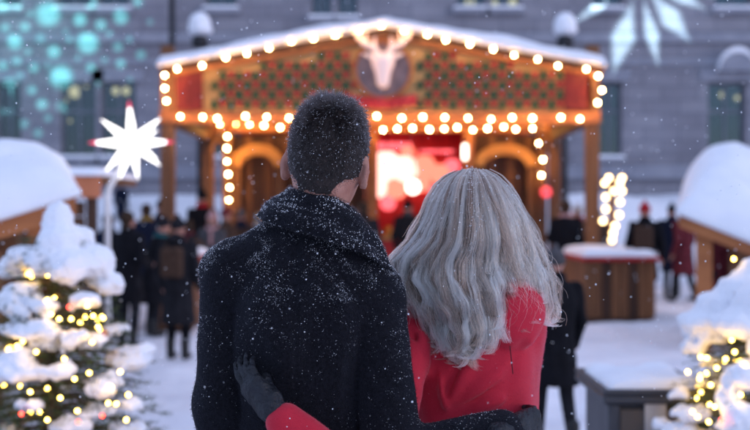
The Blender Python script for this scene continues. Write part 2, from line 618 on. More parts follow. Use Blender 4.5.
def dots(nt, u, v, uv_of):
    spots = [(48, 14, 15, 1), (18, 6, 6, .6), (80, 20, 8, .9), (88, 43, 13, 1), (101, 25, 7, .7), (121, 17, 9, .8), (15, 42, 9, .9), (25, 27, 6, .6), (54, 52, 8, .9), (61, 77, 14, 1),
             (34, 68, 6, .7), (91, 68, 6, .6), (121, 64, 6, .5), (118, 47, 6, .5), (141, 55, 6, .5), (17, 61, 6, .5), (10, 86, 10, .8), (32, 90, 6, .6), (42, 104, 7, .6), (24, 124, 6, .5), (38, 133, 6, .4),
             (62, 106, 7, .5), (3, 66, 6, .6), (41, 39, 6, .4), (5, 28, 6, .5), (138, 2, 6, .6), (92, 4, 7, .7), (3, 3, 12, .8), (64, 2, 6, .5), (5, 110, 8, .4), (70, 40, 4, .5), (105, 60, 4, .4), (30, 14, 4, .5), (48, 66, 4, .4), (78, 58, 4, .4), (110, 34, 4, .5), (130, 40, 4, .4), (150, 22, 4, .3), (72, 92, 4, .4), (20, 76, 4, .5), (48, 118, 5, .4), (14, 98, 4, .4), (28, 52, 4, .5), (66, 32, 4, .4), (130, 80, 4, .25), (98, 84, 4, .3)]
    total = None
    comb = nt.nodes.new('ShaderNodeCombineXYZ')
    nt.links.new(u, comb.inputs[0]); nt.links.new(v, comb.inputs[1])
    for px, py, r, w in spots:
        a = uv_of(at(px, py, WALL_D)); b = uv_of(at(px + r, py, WALL_D))
        rr = abs(b[0] - a[0])
        dn = nt.nodes.new('ShaderNodeVectorMath'); dn.operation = 'DISTANCE'
        nt.links.new(comb.outputs[0], dn.inputs[0]); dn.inputs[1].default_value = (a[0], a[1], 0)
        mr = nt.nodes.new('ShaderNodeMapRange'); mr.interpolation_type = 'SMOOTHSTEP'
        mr.inputs['From Min'].default_value = rr * 0.35; mr.inputs['From Max'].default_value = rr * 1.1
        mr.inputs['To Min'].default_value = w; mr.inputs['To Max'].default_value = 0.0
        nt.links.new(dn.outputs['Value'], mr.inputs['Value'])
        total = mr.outputs[0] if total is None else node_math(nt, 'ADD', total, mr.outputs[0])
    # faint teal wash round the flakes
    a = uv_of(at(20, 30, WALL_D)); b = uv_of(at(150, 30, WALL_D))
    dn = nt.nodes.new('ShaderNodeVectorMath'); dn.operation = 'DISTANCE'
    nt.links.new(comb.outputs[0], dn.inputs[0]); dn.inputs[1].default_value = (a[0], a[1], 0)
    mr = nt.nodes.new('ShaderNodeMapRange'); mr.interpolation_type = 'SMOOTHSTEP'
    mr.inputs['From Min'].default_value = 0.0; mr.inputs['From Max'].default_value = abs(b[0] - a[0])
    mr.inputs['To Min'].default_value = 0.13; mr.inputs['To Max'].default_value = 0.0
    nt.links.new(dn.outputs['Value'], mr.inputs['Value'])
    return node_math(nt, 'ADD', total, mr.outputs[0])


def rays(nt, u, v, uv_of):
    c = (639, -22)
    tips = [((566, 28), 7), ((611, 82), 15), ((660, 74), 9), ((694, 48), 13), ((712, 12), 8), ((705, -60), 12), ((660, -110), 9), ((610, -115), 12), ((570, -60), 9)]
    total = None
    for (tx, ty), w in tips:
        a = uv_of(at(c[0], c[1], WALL_D)); b = uv_of(at(tx, ty, WALL_D))
        L = sqrt((b[0] - a[0]) ** 2 + (b[1] - a[1]) ** 2)
        dx, dy = (b[0] - a[0]) / L, (b[1] - a[1]) / L
        wu = w / 1042.0 * WALL_D / (Vector(at(c[0], c[1], WALL_D)) - Vector(STAR_LAMP)).length
        uu = node_math(nt, 'SUBTRACT', u, a[0]); vv = node_math(nt, 'SUBTRACT', v, a[1])
        t = node_math(nt, 'ADD', node_math(nt, 'MULTIPLY', uu, dx / L), node_math(nt, 'MULTIPLY', vv, dy / L))
        s = node_math(nt, 'ABSOLUTE', node_math(nt, 'ADD', node_math(nt, 'MULTIPLY', uu, -dy), node_math(nt, 'MULTIPLY', vv, dx)))
        # width: 0 at the hub, full at 60 %, 0 at the tip
        up = nt.nodes.new('ShaderNodeMapRange'); up.inputs['From Min'].default_value = 0.12; up.inputs['From Max'].default_value = 0.55
        up.inputs['To Max'].default_value = wu; nt.links.new(t, up.inputs['Value'])
        dnn = nt.nodes.new('ShaderNodeMapRange'); dnn.inputs['From Min'].default_value = 1.0; dnn.inputs['From Max'].default_value = 0.6
        dnn.inputs['To Max'].default_value = wu; nt.links.new(t, dnn.inputs['Value'])
        wd = node_math(nt, 'MINIMUM', up.outputs[0], dnn.outputs[0])
        q = node_math(nt, 'SUBTRACT', wd, s)
        mr = nt.nodes.new('ShaderNodeMapRange'); mr.interpolation_type = 'SMOOTHSTEP'
        mr.inputs['From Min'].default_value = 0.0; mr.inputs['From Max'].default_value = wu * 0.6
        nt.links.new(q, mr.inputs['Value'])
        total = mr.outputs[0] if total is None else node_math(nt, 'MAXIMUM', total, mr.outputs[0])
    return total


DOT_LAMP = (-6.5, 12.0, 6.5)
STAR_LAMP = (5.0, 13.0, 6.8)
gobo_light('snowflake_projector_light', DOT_LAMP, at(70, 60, WALL_D), 14, (0.42, 0.92, 0.88), 6800, dots)
gobo_light('star_projector_light', STAR_LAMP, at(640, -10, WALL_D), 16, (0.80, 0.95, 1.0), 6500, rays)

# ------------------------------------------------------------------ ground and snow bank
def bank_h(X, Y):
    t = np.clip((Y - 24.0) / 5.0, 0, 1)
    return 2.1 * t * t * (3 - 2 * t)


def ground_h(X, Y):
    near = np.clip((22 - Y) / 18, 0, 1)
    return 0.026 * n2(X, Y, 3.1, 1.0) + 0.028 * n2(X, Y, 9.3, 2.0) + 0.012 * n2(X, Y, 19.0, 3.0) * near


def sheet(name, xs, ys, hf, m, kind='structure'):
    X, Y = np.meshgrid(xs, ys, indexing='ij')
    Z = hf(X, Y)
    ny = len(ys)
    v = np.stack([X, Y, Z], -1).reshape(-1, 3)
    i, j = np.meshgrid(np.arange(len(xs) - 1), np.arange(ny - 1), indexing='ij')
    a = (i * ny + j).ravel()
    f = np.stack([a, a + ny, a + ny + 1, a + 1], 1)
    me = mesh(name, v, f)
    o = obj(name, me, m, smooth=True)
    return tag(o, kind=kind)


xs = np.concatenate([np.linspace(-150, -14, 20), np.linspace(-13, 13, 210), np.linspace(14, 150, 20)])
ys = np.concatenate([np.linspace(-60, 0, 12), np.linspace(0.5, 24, 200), np.linspace(25, 160, 20)])
sheet('ground', xs, ys, lambda X, Y: np.where(np.abs(X) < 13.5, ground_h(X, Y), 0.0) - np.where(Y > 24.5, 0.25, 0), M['ground_snow'])
sheet('snow_bank', np.linspace(-40, 40, 160), np.linspace(23.6, 33, 40), lambda X, Y: bank_h(X, Y + 0.5 * n2(X, Y, 0.6, 4)) * (1 + 0.08 * n2(X, Y, 1.1, 2)) - 0.06 + 0.04 * n2(X, Y, 3.0, 5), M['snow'])

# ------------------------------------------------------------------ stone building
bl = empty('stone_building', (0, WALL_D, 0), 'long grey stone building with tall windows behind the market', 'building')
KW = WALL_D / FPX


def wx(px): return (px - 375) * KW
def wz(py): return CAM_Z + (212 - py) * KW


WIN = []   # x0, x1, z0, z1 in world, lamps
ROW1 = [(-52, -12), (-4, 21), (60, 96), (100, 136), (206, 240), (252, 286), (330, 364), (440, 474), (520, 552), (598, 622), (708, 746), (790, 830), (880, 920), (970, 1010), (1060, 1100), (-140, -100), (-230, -190), (-320, -280)]
ROW2 = [(-50, -10), (0, 20), (56, 92), (97, 130), (205, 237), (311, 332), (337, 358), (456, 486), (490, 521), (592, 623), (715, 752), (792, 830), (880, 920), (970, 1010), (1060, 1100), (-140, -100), (-230, -190), (-320, -280)]
for (a, b) in ROW1:
    WIN.append((wx(a), wx(b), wz(158), wz(82)))
for (a, b) in ROW2:
    top = -66
    WIN.append((wx(a), wx(b), wz(18 if 300 < a < 360 else 9), wz(top)))
# wall: a grid of solid rectangles round the openings
bxs = sorted({-46.0, 46.0, *[w[0] for w in WIN], *[w[1] for w in WIN]})
bzs = sorted({0.0, 13.5, *[w[2] for w in WIN], *[w[3] for w in WIN]})
wb = MB()
for z0, z1 in zip(bzs[:-1], bzs[1:]):
    run = None
    for x0, x1 in zip(bxs[:-1], bxs[1:]):
        cxm, czm = (x0 + x1) / 2, (z0 + z1) / 2
        hole = any(w[0] < cxm < w[1] and w[2] < czm < w[3] for w in WIN)
        if not hole:
            run = (run[0], x1) if run else (x0, x1)
        if hole or x1 == bxs[-1]:
            if run:
                wb.box((run[0], WALL_D, z0), (run[1], WALL_D + 0.5, z1))
            run = None
tag(obj('wall', wb.me('wall'), M['stone'], bl), kind=None)
obj('roof', MB().prism([(-46.5, 13.45), (46.5, 13.45), (44, 16.5), (-44, 16.5)], WALL_D + 0.3, WALL_D + 12).me('roof'), M['grey_metal'], bl)
obj('back_wall', MB().box((-46, WALL_D + 2.6, 0), (46, WALL_D + 2.8, 13.4)).me('back_wall'), M['room'], bl)
for zc, hh, dd in ((wz(38), 0.16, 0.12), (wz(62), 0.10, 0.07), (wz(172), 0.22, 0.14), (wz(-110), 0.2, 0.15)):
    obj('string_course', MB().box((-46, WALL_D - dd, zc - hh), (46, WALL_D - 0.002, zc + hh), 0.02).me('string_course'), M['stone_trim'], bl)
for i, (x0, x1, z0, z1) in enumerate(WIN):
    fy = WALL_D + 0.22
    t = 0.09
    b = MB()
    b.box((x0 + .002, fy, z0 + .002), (x0 + t, fy + .08, z1 - .002)); b.box((x1 - t, fy, z0 + .002), (x1 - .002, fy + .08, z1 - .002))
    b.box((x0 + t, fy + .003, z0 + .002), (x1 - t, fy + .077, z0 + t)); b.box((x0 + t, fy + .003, z1 - t), (x1 - t, fy + .077, z1 - .002))
    zm = z0 + (z1 - z0) * 0.62
    b.box((x0 + t, fy + .004, zm - .05), (x1 - t, fy + .076, zm + .05))
    xm = (x0 + x1) / 2
    b.box((xm - .035, fy + .006, z0 + t), (xm + .035, fy + .07, z1 - t))
    wf = obj('window', b.me('window'), M['frame'], bl)
    for (pa, pb, pc, pd) in ((x0 + t, xm - .035, z0 + t, zm - .05), (xm + .035, x1 - t, z0 + t, zm - .05), (x0 + t, xm - .035, zm + .05, z1 - t), (xm + .035, x1 - t, zm + .05, z1 - t)):
        obj('pane', MB().box((pa, fy + .03, pc), (pb, fy + .045, pd)).me('pane'), M['glass'], wf)
    obj('sill', MB().box((x0 - .12, WALL_D - .16, z0 - .16), (x1 + .12, WALL_D + .2, z0 - .003), .01).me('sill'), M['stone_trim'], wf)
    obj('sill_snow', blanket('sill_snow', x0 - .1, x1 + .1, WALL_D - .15, WALL_D + .2, .08, lambda X, Y: X * 0 + z0 - .002, lambda X, Y: X * 0 + .10, .08), M['snow'], wf)
    if i < len(ROW1):
        obj('lintel', MB().box((x0 - .25, WALL_D - .06, z1 + .02), (x1 + .25, WALL_D - .002, z1 + .38), .01).me('lintel'), M['stone_trim'], wf)
# arched hood with snow over the right-hand window
hx0, hx1, hz = wx(716), wx(752), wz(72)
arc = [(hx0 + (hx1 - hx0) * (0.5 - 0.5 * cos(pi * k / 12)), hz + 0.55 * sin(pi * k / 12)) for k in range(13)]
hood = obj('window_hood', MB().prism(arc, WALL_D - 0.35, WALL_D - .002).me('window_hood'), M['stone_trim'], bl)
arc2 = [(p[0], p[1] + .01) for p in arc] + [(p[0], p[1] + 0.16 * sin(pi * (12 - k) / 12) + 0.02) for k, p in enumerate(arc[::-1])]
obj('hood_snow', MB().prism(arc2, WALL_D - 0.38, WALL_D - .004).me('hood_snow'), M['snow'], hood)
# lamps in the rooms
lamp_me = MB().ball((0, 0, 0), 1.0, 2).me('room_lamp')
lamp_me.materials.append(M['room_lamp'])
for px, py, r in ((75, 92, .19), (116, 91, .13), (126, 91, .13), (470, 3, .16), (494, 4, .13), (513, 3, .15), (66, 100, .06), (722, 95, .09), (737, 98, .08), (86, 86, .07), (118, 112, .05), (70, 121, .05)):
    k = WALL_D + 0.75
    o = obj('room_lamp', lamp_me, None, bl, loc=at(px, py, k))
    o.scale = (r, r, r)

# dark mast rising behind the left front post of the big stall
ms = empty('mast', at(172, 212, 25) * np.array((1, 1, 0)), 'thin dark flagpole rising above the left post of the lit stall', 'pole')
obj('pole', MB().tube([at(172, 212, 25) * np.array((1, 1, 0)), at(172, -60, 25)], [.09, .07], 10).me('pole'), M['black_metal'], ms, smooth=True)
obj('base', MB().lathe([(0, 0), (.3, 0), (.3, .25), (.12, .4), (0, .4)], at(172, 212, 25) * np.array((1, 1, 0)) + np.array((0, 0, .1))).me('base'), M['black_metal'], ms)

# ------------------------------------------------------------------ big lit stall
SD = 18.0          # front posts
RD = 22.0          # kiosk wall and rear posts
cen = at(380, 212, SD)[0]
st = empty('market_stall', (cen, SD, 0), 'large wooden market stall with patterned gable, deer emblem and rows of lit bulbs', 'stall')


def sp(px, py, d=SD):
    return at(px, py, d)


def post(px, d, top_py, w, m, nm='post'):
    p = at(px, top_py, d)
    o = obj(nm, MB().box((p[0] - w / 2, d - w / 2, -.05), (p[0] + w / 2, d + w / 2, p[2]), .012).me(nm), m, st)
    obj('post_foot', MB().box((p[0] - w * .7, d - w * .7, -.05), (p[0] + w * .7, d + w * .7, .28), .015).me('post_foot'), m, o)
    return o


post(168, SD, 46, .22, M['wood']); post(592, SD, 46, .22, M['wood'])
post(208, RD, 116, .24, M['wood']); post(555, RD, 116, .24, M['wood'])
# braces on the rear posts
for px, s_ in ((208, 1), (555, -1)):
    a = at(px, 150, RD - .13); b = at(px + s_ * 18, 122, RD - .13)
    obj('brace', MB().tube([a, b], .06, 6).me('brace'), M['wood'], st)

# roof: two slopes, ridge running away from the viewer
pk = at(385, 27, SD - .25)[2]; ev = at(172, 66, SD - .25)[2]
xl, xr_ = at(163, 60, SD)[0], at(601, 60, SD)[0]
xc = at(385, 20, SD)[0]


def roof_z(X):
    return np.where(X < xc, ev + (pk - ev) * (X - xl) / (xc - xl), ev + (pk - ev) * (xr_ - X) / (xr_ - xc))


for nm, xa, xb in (('roof_slope', xl, xc), ('roof_slope', xc, xr_)):
    za, zb = float(roof_z(np.array(xa))), float(roof_z(np.array(xb)))
    obj(nm, MB().prism([(xa, za - .12), (xb, zb - .12), (xb, zb - .01), (xa, za - .01)], SD - .22, RD + 3.2).me(nm), M['wood_dark'], st)
sn = blanket('roof_snow', xl - .06, xr_ + .06, SD - .30, RD + 3.2, .07, lambda X, Y: roof_z(np.clip(X, xl, xr_)), lambda X, Y: .19 + .05 * n2(X, Y, 1.9, 3) + .02 * n2(X, Y, 6, 1), .16)
obj('roof_snow', sn, M['snow'], st)

# gable board with its tiles
gy = SD - .06
gb = at(380, 112, gy)[2]


def gz(px): return float(roof_z(np.array(at(px, 0, SD)[0]))) - .13


def gx(px): return at(px, 0, gy)[0]


g_out = [(gx(174), gb), (gx(594), gb), (gx(594), gz(594)), (gx(385), gz(385)), (gx(174), gz(174))]
gab = obj('gable_board', MB().prism(g_out, gy, gy + .08).me('gable_board'), M['wood_tan'], st)
for pxa, pxb in ((176, 203), (564, 591)):
    o = obj('end_panel', MB().prism([(gx(pxa), gb + .03), (gx(pxb), gb + .03), (gx(pxb), gz(pxb) - .05), (gx(pxa), gz(pxa) - .05)], gy - .05, gy - .002).me('end_panel'), M['dark_red'], gab)
for a, b in ((174, 385), (385, 594)):   # barge boards
    obj('barge_board', MB().prism([(gx(a), gz(a) - .05), (gx(b), gz(b) - .05), (gx(b), gz(b) + .03), (gx(a), gz(a) + .03)], gy - .11, gy - .055).me('barge_board'), M['wood_orange'], st)
u_ = .062


def tree_tile():
    s = u_ * 1.6
    pl = [(0, s * 1.1), (s * .55, s * .35), (s * .3, s * .35), (s * .85, -s * .45), (s * .22, -s * .45), (s * .22, -s * .85), (-s * .22, -s * .85), (-s * .22, -s * .45), (-s * .85, -s * .45), (-s * .3, s * .35), (-s * .55, s * .35)]
    return MB().prism(pl, -.03, 0).me('tree_tile')


tt = tree_tile(); tt.materials.append(M['green_paint'])
rt = MB().prism([(-.09, .075), (.09, .075), (0, -.08)], -.03, 0).me('red_tile'); rt.materials.append(M['tile_red'])
dt = MB().prism([(0, .05), (.045, 0), (0, -.05), (-.045, 0)], -.02, 0).me('stud_tile'); dt.materials.append(M['wood_light'])
for side in (-1, 1):
    for row in range(8):
        py = 105 - row * 9.6
        for col in range(16):
            off = (col + 0.5 * (row % 2)) * 16.4
            px = 383 + side * (37 + off)
            if not (207 < px < 560): continue
            p = at(px, py, gy)
            if p[2] > gz(px) - .14: continue
            if row % 2 == 0:
                obj('tree_tile', tt, None, gab, loc=(p[0], gy - .002, p[2]))
                q = at(px + 8.2, py, gy)
                if 207 < px + 8.2 < 560: obj('red_tile', rt, None, gab, loc=(q[0], gy - .002, q[2]))
            else:
                obj('tree_tile', tt, None, gab, loc=(p[0], gy - .002, p[2]))
                q = at(px + 8.2, py, gy)
                if 207 < px + 8.2 < 560: obj('red_tile', rt, None, gab, loc=(q[0], gy - .002, q[2]))
# emblem: round board, deer head, ribbon
ec = at(383, 70, gy - .04)
eb = obj('round_board', MB().tube([ec + np.array((0, .03, 0)), ec + np.array((0, -.02, 0))], 27 * SD / FPX, 40).me('round_board'), M['grey_disc'], st)
ring = []
kk = SD / FPX
ring_b = MB().tube([ec + np.array((cos(t) * 28 * kk, -.02, sin(t) * 28 * kk)) for t in np.linspace(0, 2 * pi, 41)], .03, 6)
obj('rim', ring_b.me('rim'), M['wood_orange'], eb, smooth=True)
dc = at(383, 68, gy - .13)


def deer(P):
    q = (P - dc.astype(np.float32)) / np.float32(kk)   # units of photo pixels
    d = s_cone(q, (0, 0, 5), (0, -1, -14), 9.5, 6.2)
    d = smin(d, s_ell(q, (0, 1, 6), (11, 5, 9)), 4)
    for s in (-1, 1):
        d = smin(d, s_cone(q, (8 * s, 0, 10), (19 * s, 1, 14), 3.0, 1.2), 2)      # ears
        path = [(4 * s, 0, 12), (9 * s, 1, 20), (18 * s, 0, 24), (25 * s, -1, 31), (24 * s, -1, 41)]
        rr = [3.2, 3.0, 2.8, 2.4, 1.2]
        for i in range(4):
            d = smin(d, s_cone(q, path[i], path[i + 1], rr[i], rr[i + 1]), 1.5)
        d = smin(d, s_cone(q, (18 * s, 0, 24), (16 * s, -1, 36), 2.4, 1.0), 1.2)
        d = smin(d, s_cone(q, (9 * s, 1, 20), (8 * s, 0, 31), 2.3, 1.0), 1.2)
        d = smin(d, s_cone(q, (24 * s, -1, 31), (30 * s, -1, 36), 2.0, 0.9), 1.2)
    return d * np.float32(kk)


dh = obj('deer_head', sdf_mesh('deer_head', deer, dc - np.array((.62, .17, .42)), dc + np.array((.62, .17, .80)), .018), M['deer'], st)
rb_ = [at(383 + t, 101 + 4 * cos(t / 34 * 1.5) - 2, gy - .1) for t in np.linspace(-34, 34, 17)]
v = []; f = []
for i, p in enumerate(rb_):
    v += [(p[0], p[1] - .03 * cos(i), p[2] - .095), (p[0], p[1] - .03 * cos(i), p[2] + .095), (p[0], p[1] - .03 * cos(i) + .03, p[2] + .095), (p[0], p[1] - .03 * cos(i) + .03, p[2] - .095)]
for i in range(16):
    for k in range(4):
        f.append((i * 4 + k, i * 4 + (k + 1) % 4, i * 4 + 4 + (k + 1) % 4, i * 4 + 4 + k))
f += [(3, 2, 1, 0), (64, 65, 66, 67)]
obj('ribbon', mesh('ribbon', v, f), M['red_paint'], st)
# front beam
obj('front_beam', MB().box((gx(160), SD - .16, at(0, 124, SD)[2]), (gx(600), SD + .04, gb - .006), .012).me('front_beam'), M['wood_orange'], st)
obj('side_beam', MB().box((gx(162), SD + .045, at(0, 124, SD)[2]), (gx(162) + .2, RD + 2.6, gb - .02), .012).me('side_beam'), M['wood'], st)
obj('side_beam', MB().box((gx(598) - .2, SD + .045, at(0, 124, SD)[2]), (gx(598), RD + 2.6, gb - .02), .012).me('side_beam'), M['wood'], st)

# kiosk wall behind, with two arched bays and an open middle
ky = RD + .15


def kx(px): return at(px, 0, ky)[0]


def kz(py): return at(0, py, ky)[2]


obj('rear_beam', MB().box((kx(206), ky - .12, kz(132)), (kx(558), ky + .1, kz(114)), .012).me('rear_beam'), M['wood_orange'], st)


def plank_bay(pxa, pxb, py0, py1, n):
    for k in range(n):
        a = kx(pxa) + (kx(pxb) - kx(pxa)) * k / n; b = kx(pxa) + (kx(pxb) - kx(pxa)) * (k + 1) / n
        dy = random.uniform(0, .012)
        obj('plank', MB().box((a + .006, ky + .10 + dy, kz(py0)), (b - .006, ky + .14 + dy, kz(py1)), .006).me('plank'), M['wood_dark' if k % 3 else 'wood'], st)


plank_bay(224, 372, 258, 134, 22)
plank_bay(470, 546, 258, 134, 12)
for pa, pb in ((232, 284), (292, 344), (474, 536)):
    # arch frame: outer and inner curve
    x0, x1 = kx(pa), kx(pb)
    zc0 = kz(165); zt = kz(144)
    outer = [(x0 + (x1 - x0) * (.5 - .5 * cos(pi * k / 16)), zc0 + (zt - zc0) * sin(pi * k / 16)) for k in range(17)]
    inner = [(x0 + .2 + (x1 - x0 - .4) * (.5 - .5 * cos(pi * k / 16)), zc0 - .05 + (zt - zc0 - .18) * sin(pi * k / 16)) for k in range(17)]
    af = MB()
    for k in range(16):
        af.prism([inner[k], inner[k + 1], outer[k + 1], outer[k]], ky - .08, ky + .095)
    arch_ = obj('arch', af.me('arch'), M['arch_amber'], st)
    for xa in (x0, x1 - .2):
        obj('arch_leg', MB().box((xa, ky - .07, kz(245)), (xa + .2, ky + .095, zc0 - .052), .01).me('arch_leg'), M['wood'], arch_)
for px in (228, 541, 373, 468):
    obj('wall_post', MB().box((kx(px) - .1, ky - .16, 0), (kx(px) + .1, ky + .09, kz(133)), .012).me('wall_post'), M['wood_orange' if px in (373, 468) else 'wood'], st)
# open bay: red painted inside, back wall, counter, glowing balls added for the pink glow
iy = ky + 2.0
obj('inner_wall', MB().box((kx(224), iy + .6, 0), (kx(546), iy + .7, kz(112))).me('inner_wall'), M['red_paint'], st)
obj('side_wall', MB().box((kx(362), ky + .16, 0), (kx(362) + .06, iy + .59, kz(116))).me('side_wall'), M['red_paint'], st)
obj('side_wall', MB().box((kx(478), ky + .16, 0), (kx(478) + .06, iy + .59, kz(116))).me('side_wall'), M['red_paint'], st)
obj('kiosk_ceiling', MB().box((kx(224), ky + .15, kz(116) + .003), (kx(546), iy + .7, kz(116) + .08)).me('kiosk_ceiling'), M['red_paint'], st)
cnt = obj('counter', MB().box((kx(374), ky - .35, 0), (kx(467), ky + .3, 1.02), .012).me('counter'), M['red_paint'], st)
obj('counter_top', MB().box((kx(372), ky - .42, 1.023), (kx(469), ky + .36, 1.09), .01).me('counter_top'), M['wood_tan'], cnt)
for px, py, r, pm in ((386, 166, 16, 'pink_core'), (405, 170, 15, 'pink_core'), (424, 166, 12, 'pink_glow'), (376, 186, 13, 'pink_core'), (396, 188, 12, 'pink_glow'), (440, 174, 11, 'pink_glow'), (420, 182, 11, 'pink_glow'), (452, 166, 8, 'pink_strip'), (436, 192, 8, 'pink_strip'), (408, 153, 8, 'pink_glow'), (388, 203, 8, 'pink_strip')):  # made-up glowing balls, grouped to blur into one diffuse pink-red glow
    lc = at(px, py, iy + .1)
    kr = r * iy / FPX
    lan = obj('added_glow_ball', MB().lathe([(0, -kr * .92), (kr * .45, -kr * .88), (kr * .85, -kr * .5), (kr, 0), (kr * .85, kr * .5), (kr * .45, kr * .88), (0, kr * .92)], lc, 20).me('added_glow_ball'), M[pm], st, smooth=True)
    obj('lamp_hanger', MB().tube([lc + np.array((0, 0, kr * .9)), np.array((lc[0], lc[1], kz(117)))], .01, 6).me('lamp_hanger'), M['black_metal'], lan)
obj('light_strip', MB().box((at(377, 0, iy)[0], iy + .2, at(0, 148, iy)[2]), (at(412, 0, iy)[0], iy + .3, at(0, 142, iy)[2]), .015).me('light_strip'), M['pink_strip'], st)
obj('light_strip', MB().box((at(420, 0, iy)[0], iy + .3, at(0, 152, iy)[2]), (at(455, 0, iy)[0], iy + .38, at(0, 149, iy)[2]), .015).me('light_strip'), M['pink_strip'], st)
tl = at(465, 152, ky - .3)
tube_l = obj('tube_lamp', MB().lathe([(0, -.17), (.05, -.15), (.055, 0), (.05, .15), (0, .17)], tl, 14).me('tube_lamp'), M['lamp_white'], st, smooth=True)
obj('lamp_hanger', MB().tube([tl + np.array((0, 0, .17)), tl + np.array((0, 0, .45))], .012, 6).me('lamp_hanger'), M['black_metal'], tube_l)
gl = at(413, 187, ky + .4)
gl_o = obj('globe_lamp', MB().ball(gl, .15, 3).me('globe_lamp'), M['lamp_white'], st, smooth=True)
obj('lamp_hanger', MB().tube([gl + np.array((0, 0, .15)), np.array((gl[0], gl[1], kz(117)))], .012, 6).me('lamp_hanger'), M['black_metal'], gl_o)
rl = at(546, 192, ky - .35)
rl_o = obj('red_lantern', MB().ball(rl, .11, 3).me('red_lantern'), M['red_ball'], st, smooth=True)
obj('lamp_hanger', MB().tube([rl + np.array((0, 0, .11)), np.array((rl[0], rl[1] + .2, kz(133)))], .01, 6).me('lamp_hanger'), M['black_metal'], rl_o)
# goods on the counter: small jars
for k in range(9):
    px = 379 + k * 10 + random.uniform(-2, 2)
    h = random.uniform(.16, .30)
    p = np.array((kx(px), ky - .1 + random.uniform(-.12, .12), 1.093))
    col = [(0.10, 0.22, 0.05), (0.55, 0.20, 0.03), (0.45, 0.05, 0.03), (0.6, 0.35, 0.08)][k % 4]
    mm = M.setdefault('jar%d' % (k % 4), mat('jar_glaze_%d' % (k % 4), col, .3))
    j = obj('jar', MB().lathe([(0, 0), (.07, 0), (.085, h * .3), (.08, h * .7), (.05, h * .85), (.05, h), (0, h)], p, 12).me('jar'), mm, None, smooth=True)
    tag(j, ['green', 'orange', 'red', 'amber'][k % 4] + ' jar standing on the counter of the lit stall, ' + ['leftmost', 'second from the left', 'third from the left', 'fourth from the left', 'middle one', 'fourth from the right', 'third from the right', 'second from the right', 'rightmost'][k] + ' of nine', 'jar', 'jars on the stall counter')

# ---- strings of bulbs on the stall
bulb_me = MB().ball((0, 0, 0), 1.0, 2).me('bulb'); bulb_me.materials.append(M['bulb'])
bulb_me.polygons.foreach_set('use_smooth', [True] * len(bulb_me.polygons))
socket_me = MB().lathe([(0, .9), (.42, .9), (.5, 1.7), (.2, 1.8), (0, 1.8)], (0, 0, 0), 8).me('socket'); socket_me.materials.append(M['wire'])


def light_string(pts, d, r, label, dy=-.13, closed=False, tilt=None):
    P3 = [at(x, y, d) + np.array((0, dy, 0)) for x, y in pts]
    root = empty('light_string', P3[0], label, 'string lights', 'bulb strings on the big stall')
    wire = []
    for k_, p in enumerate(P3):
        wire.append(p + np.array((0, .01, r * 1.7)))
        if k_ < len(P3) - 1:
            wire.append((p + P3[k_ + 1]) / 2 + np.array((0, .01, r * 1.7 - .03)))
    obj('wire', MB().tube(wire, .01, 5).me('wire'), M['wire'], root)
    for p in P3:
        p = p + np.array((random.gauss(0, .014), random.gauss(0, .01), random.gauss(0, .014)))
        q = r * random.uniform(.86, 1.12)
        o = obj('bulb', bulb_me, None, root, loc=p); o.scale = (q, q, q)
        s = obj('socket', socket_me, None, root, loc=p); s.scale = (q, q, q)


BR = .025
light_string([(179, 69), (204, 65), (227, 58), (249, 54), (270, 49), (292, 43), (314, 40), (336, 36), (359, 31)], SD - .25, BR, 'string of warm bulbs along the left half of the stall roof edge')
light_string([(381, 27), (404, 31), (427, 36), (447, 41), (470, 45), (492, 51), (514, 57), (536, 61), (556, 67), (585, 71)], SD - .25, BR, 'string of warm bulbs along the right half of the stall roof edge')
light_string([(167, 77), (165, 90), (168, 102)], SD - .2, BR, 'three warm bulbs down the left corner post of the stall')
light_string([(597, 77), (600, 91), (595, 105)], SD - .2, BR, 'three warm bulbs down the right corner post of the stall')
light_string([(182, 118), (204, 118), (219, 117), (246, 117), (268, 118), (290, 118), (312, 118), (334, 117), (356, 118), (378, 117), (402, 118), (423, 118), (445, 118), (466, 119), (490, 119), (510, 118), (532, 119), (560, 119), (579, 119)], SD - .2, BR, 'long row of warm bulbs on the front beam below the patterned gable')
light_string([(221, 124), (237, 125), (251, 125), (265, 126), (280, 128), (300, 129), (320, 129), (340, 130), (360, 130), (383, 130), (398, 129), (413, 129), (428, 130), (443, 129), (457, 128), (472, 129), (487, 130), (502, 129), (517, 130), (532, 129), (546, 124)], RD - .1, BR * 1.15, 'long row of warm bulbs on the inner beam above the arches')
light_string([(228, 137), (228, 150), (228, 162), (229, 175), (230, 187), (229, 200)], RD - .1, BR * 1.1, 'six warm bulbs down the inner post beside the left arch')
light_string([(538, 143), (541, 160), (541, 176)], RD - .1, BR * 1.1, 'three warm bulbs down the inner post beside the right arch')

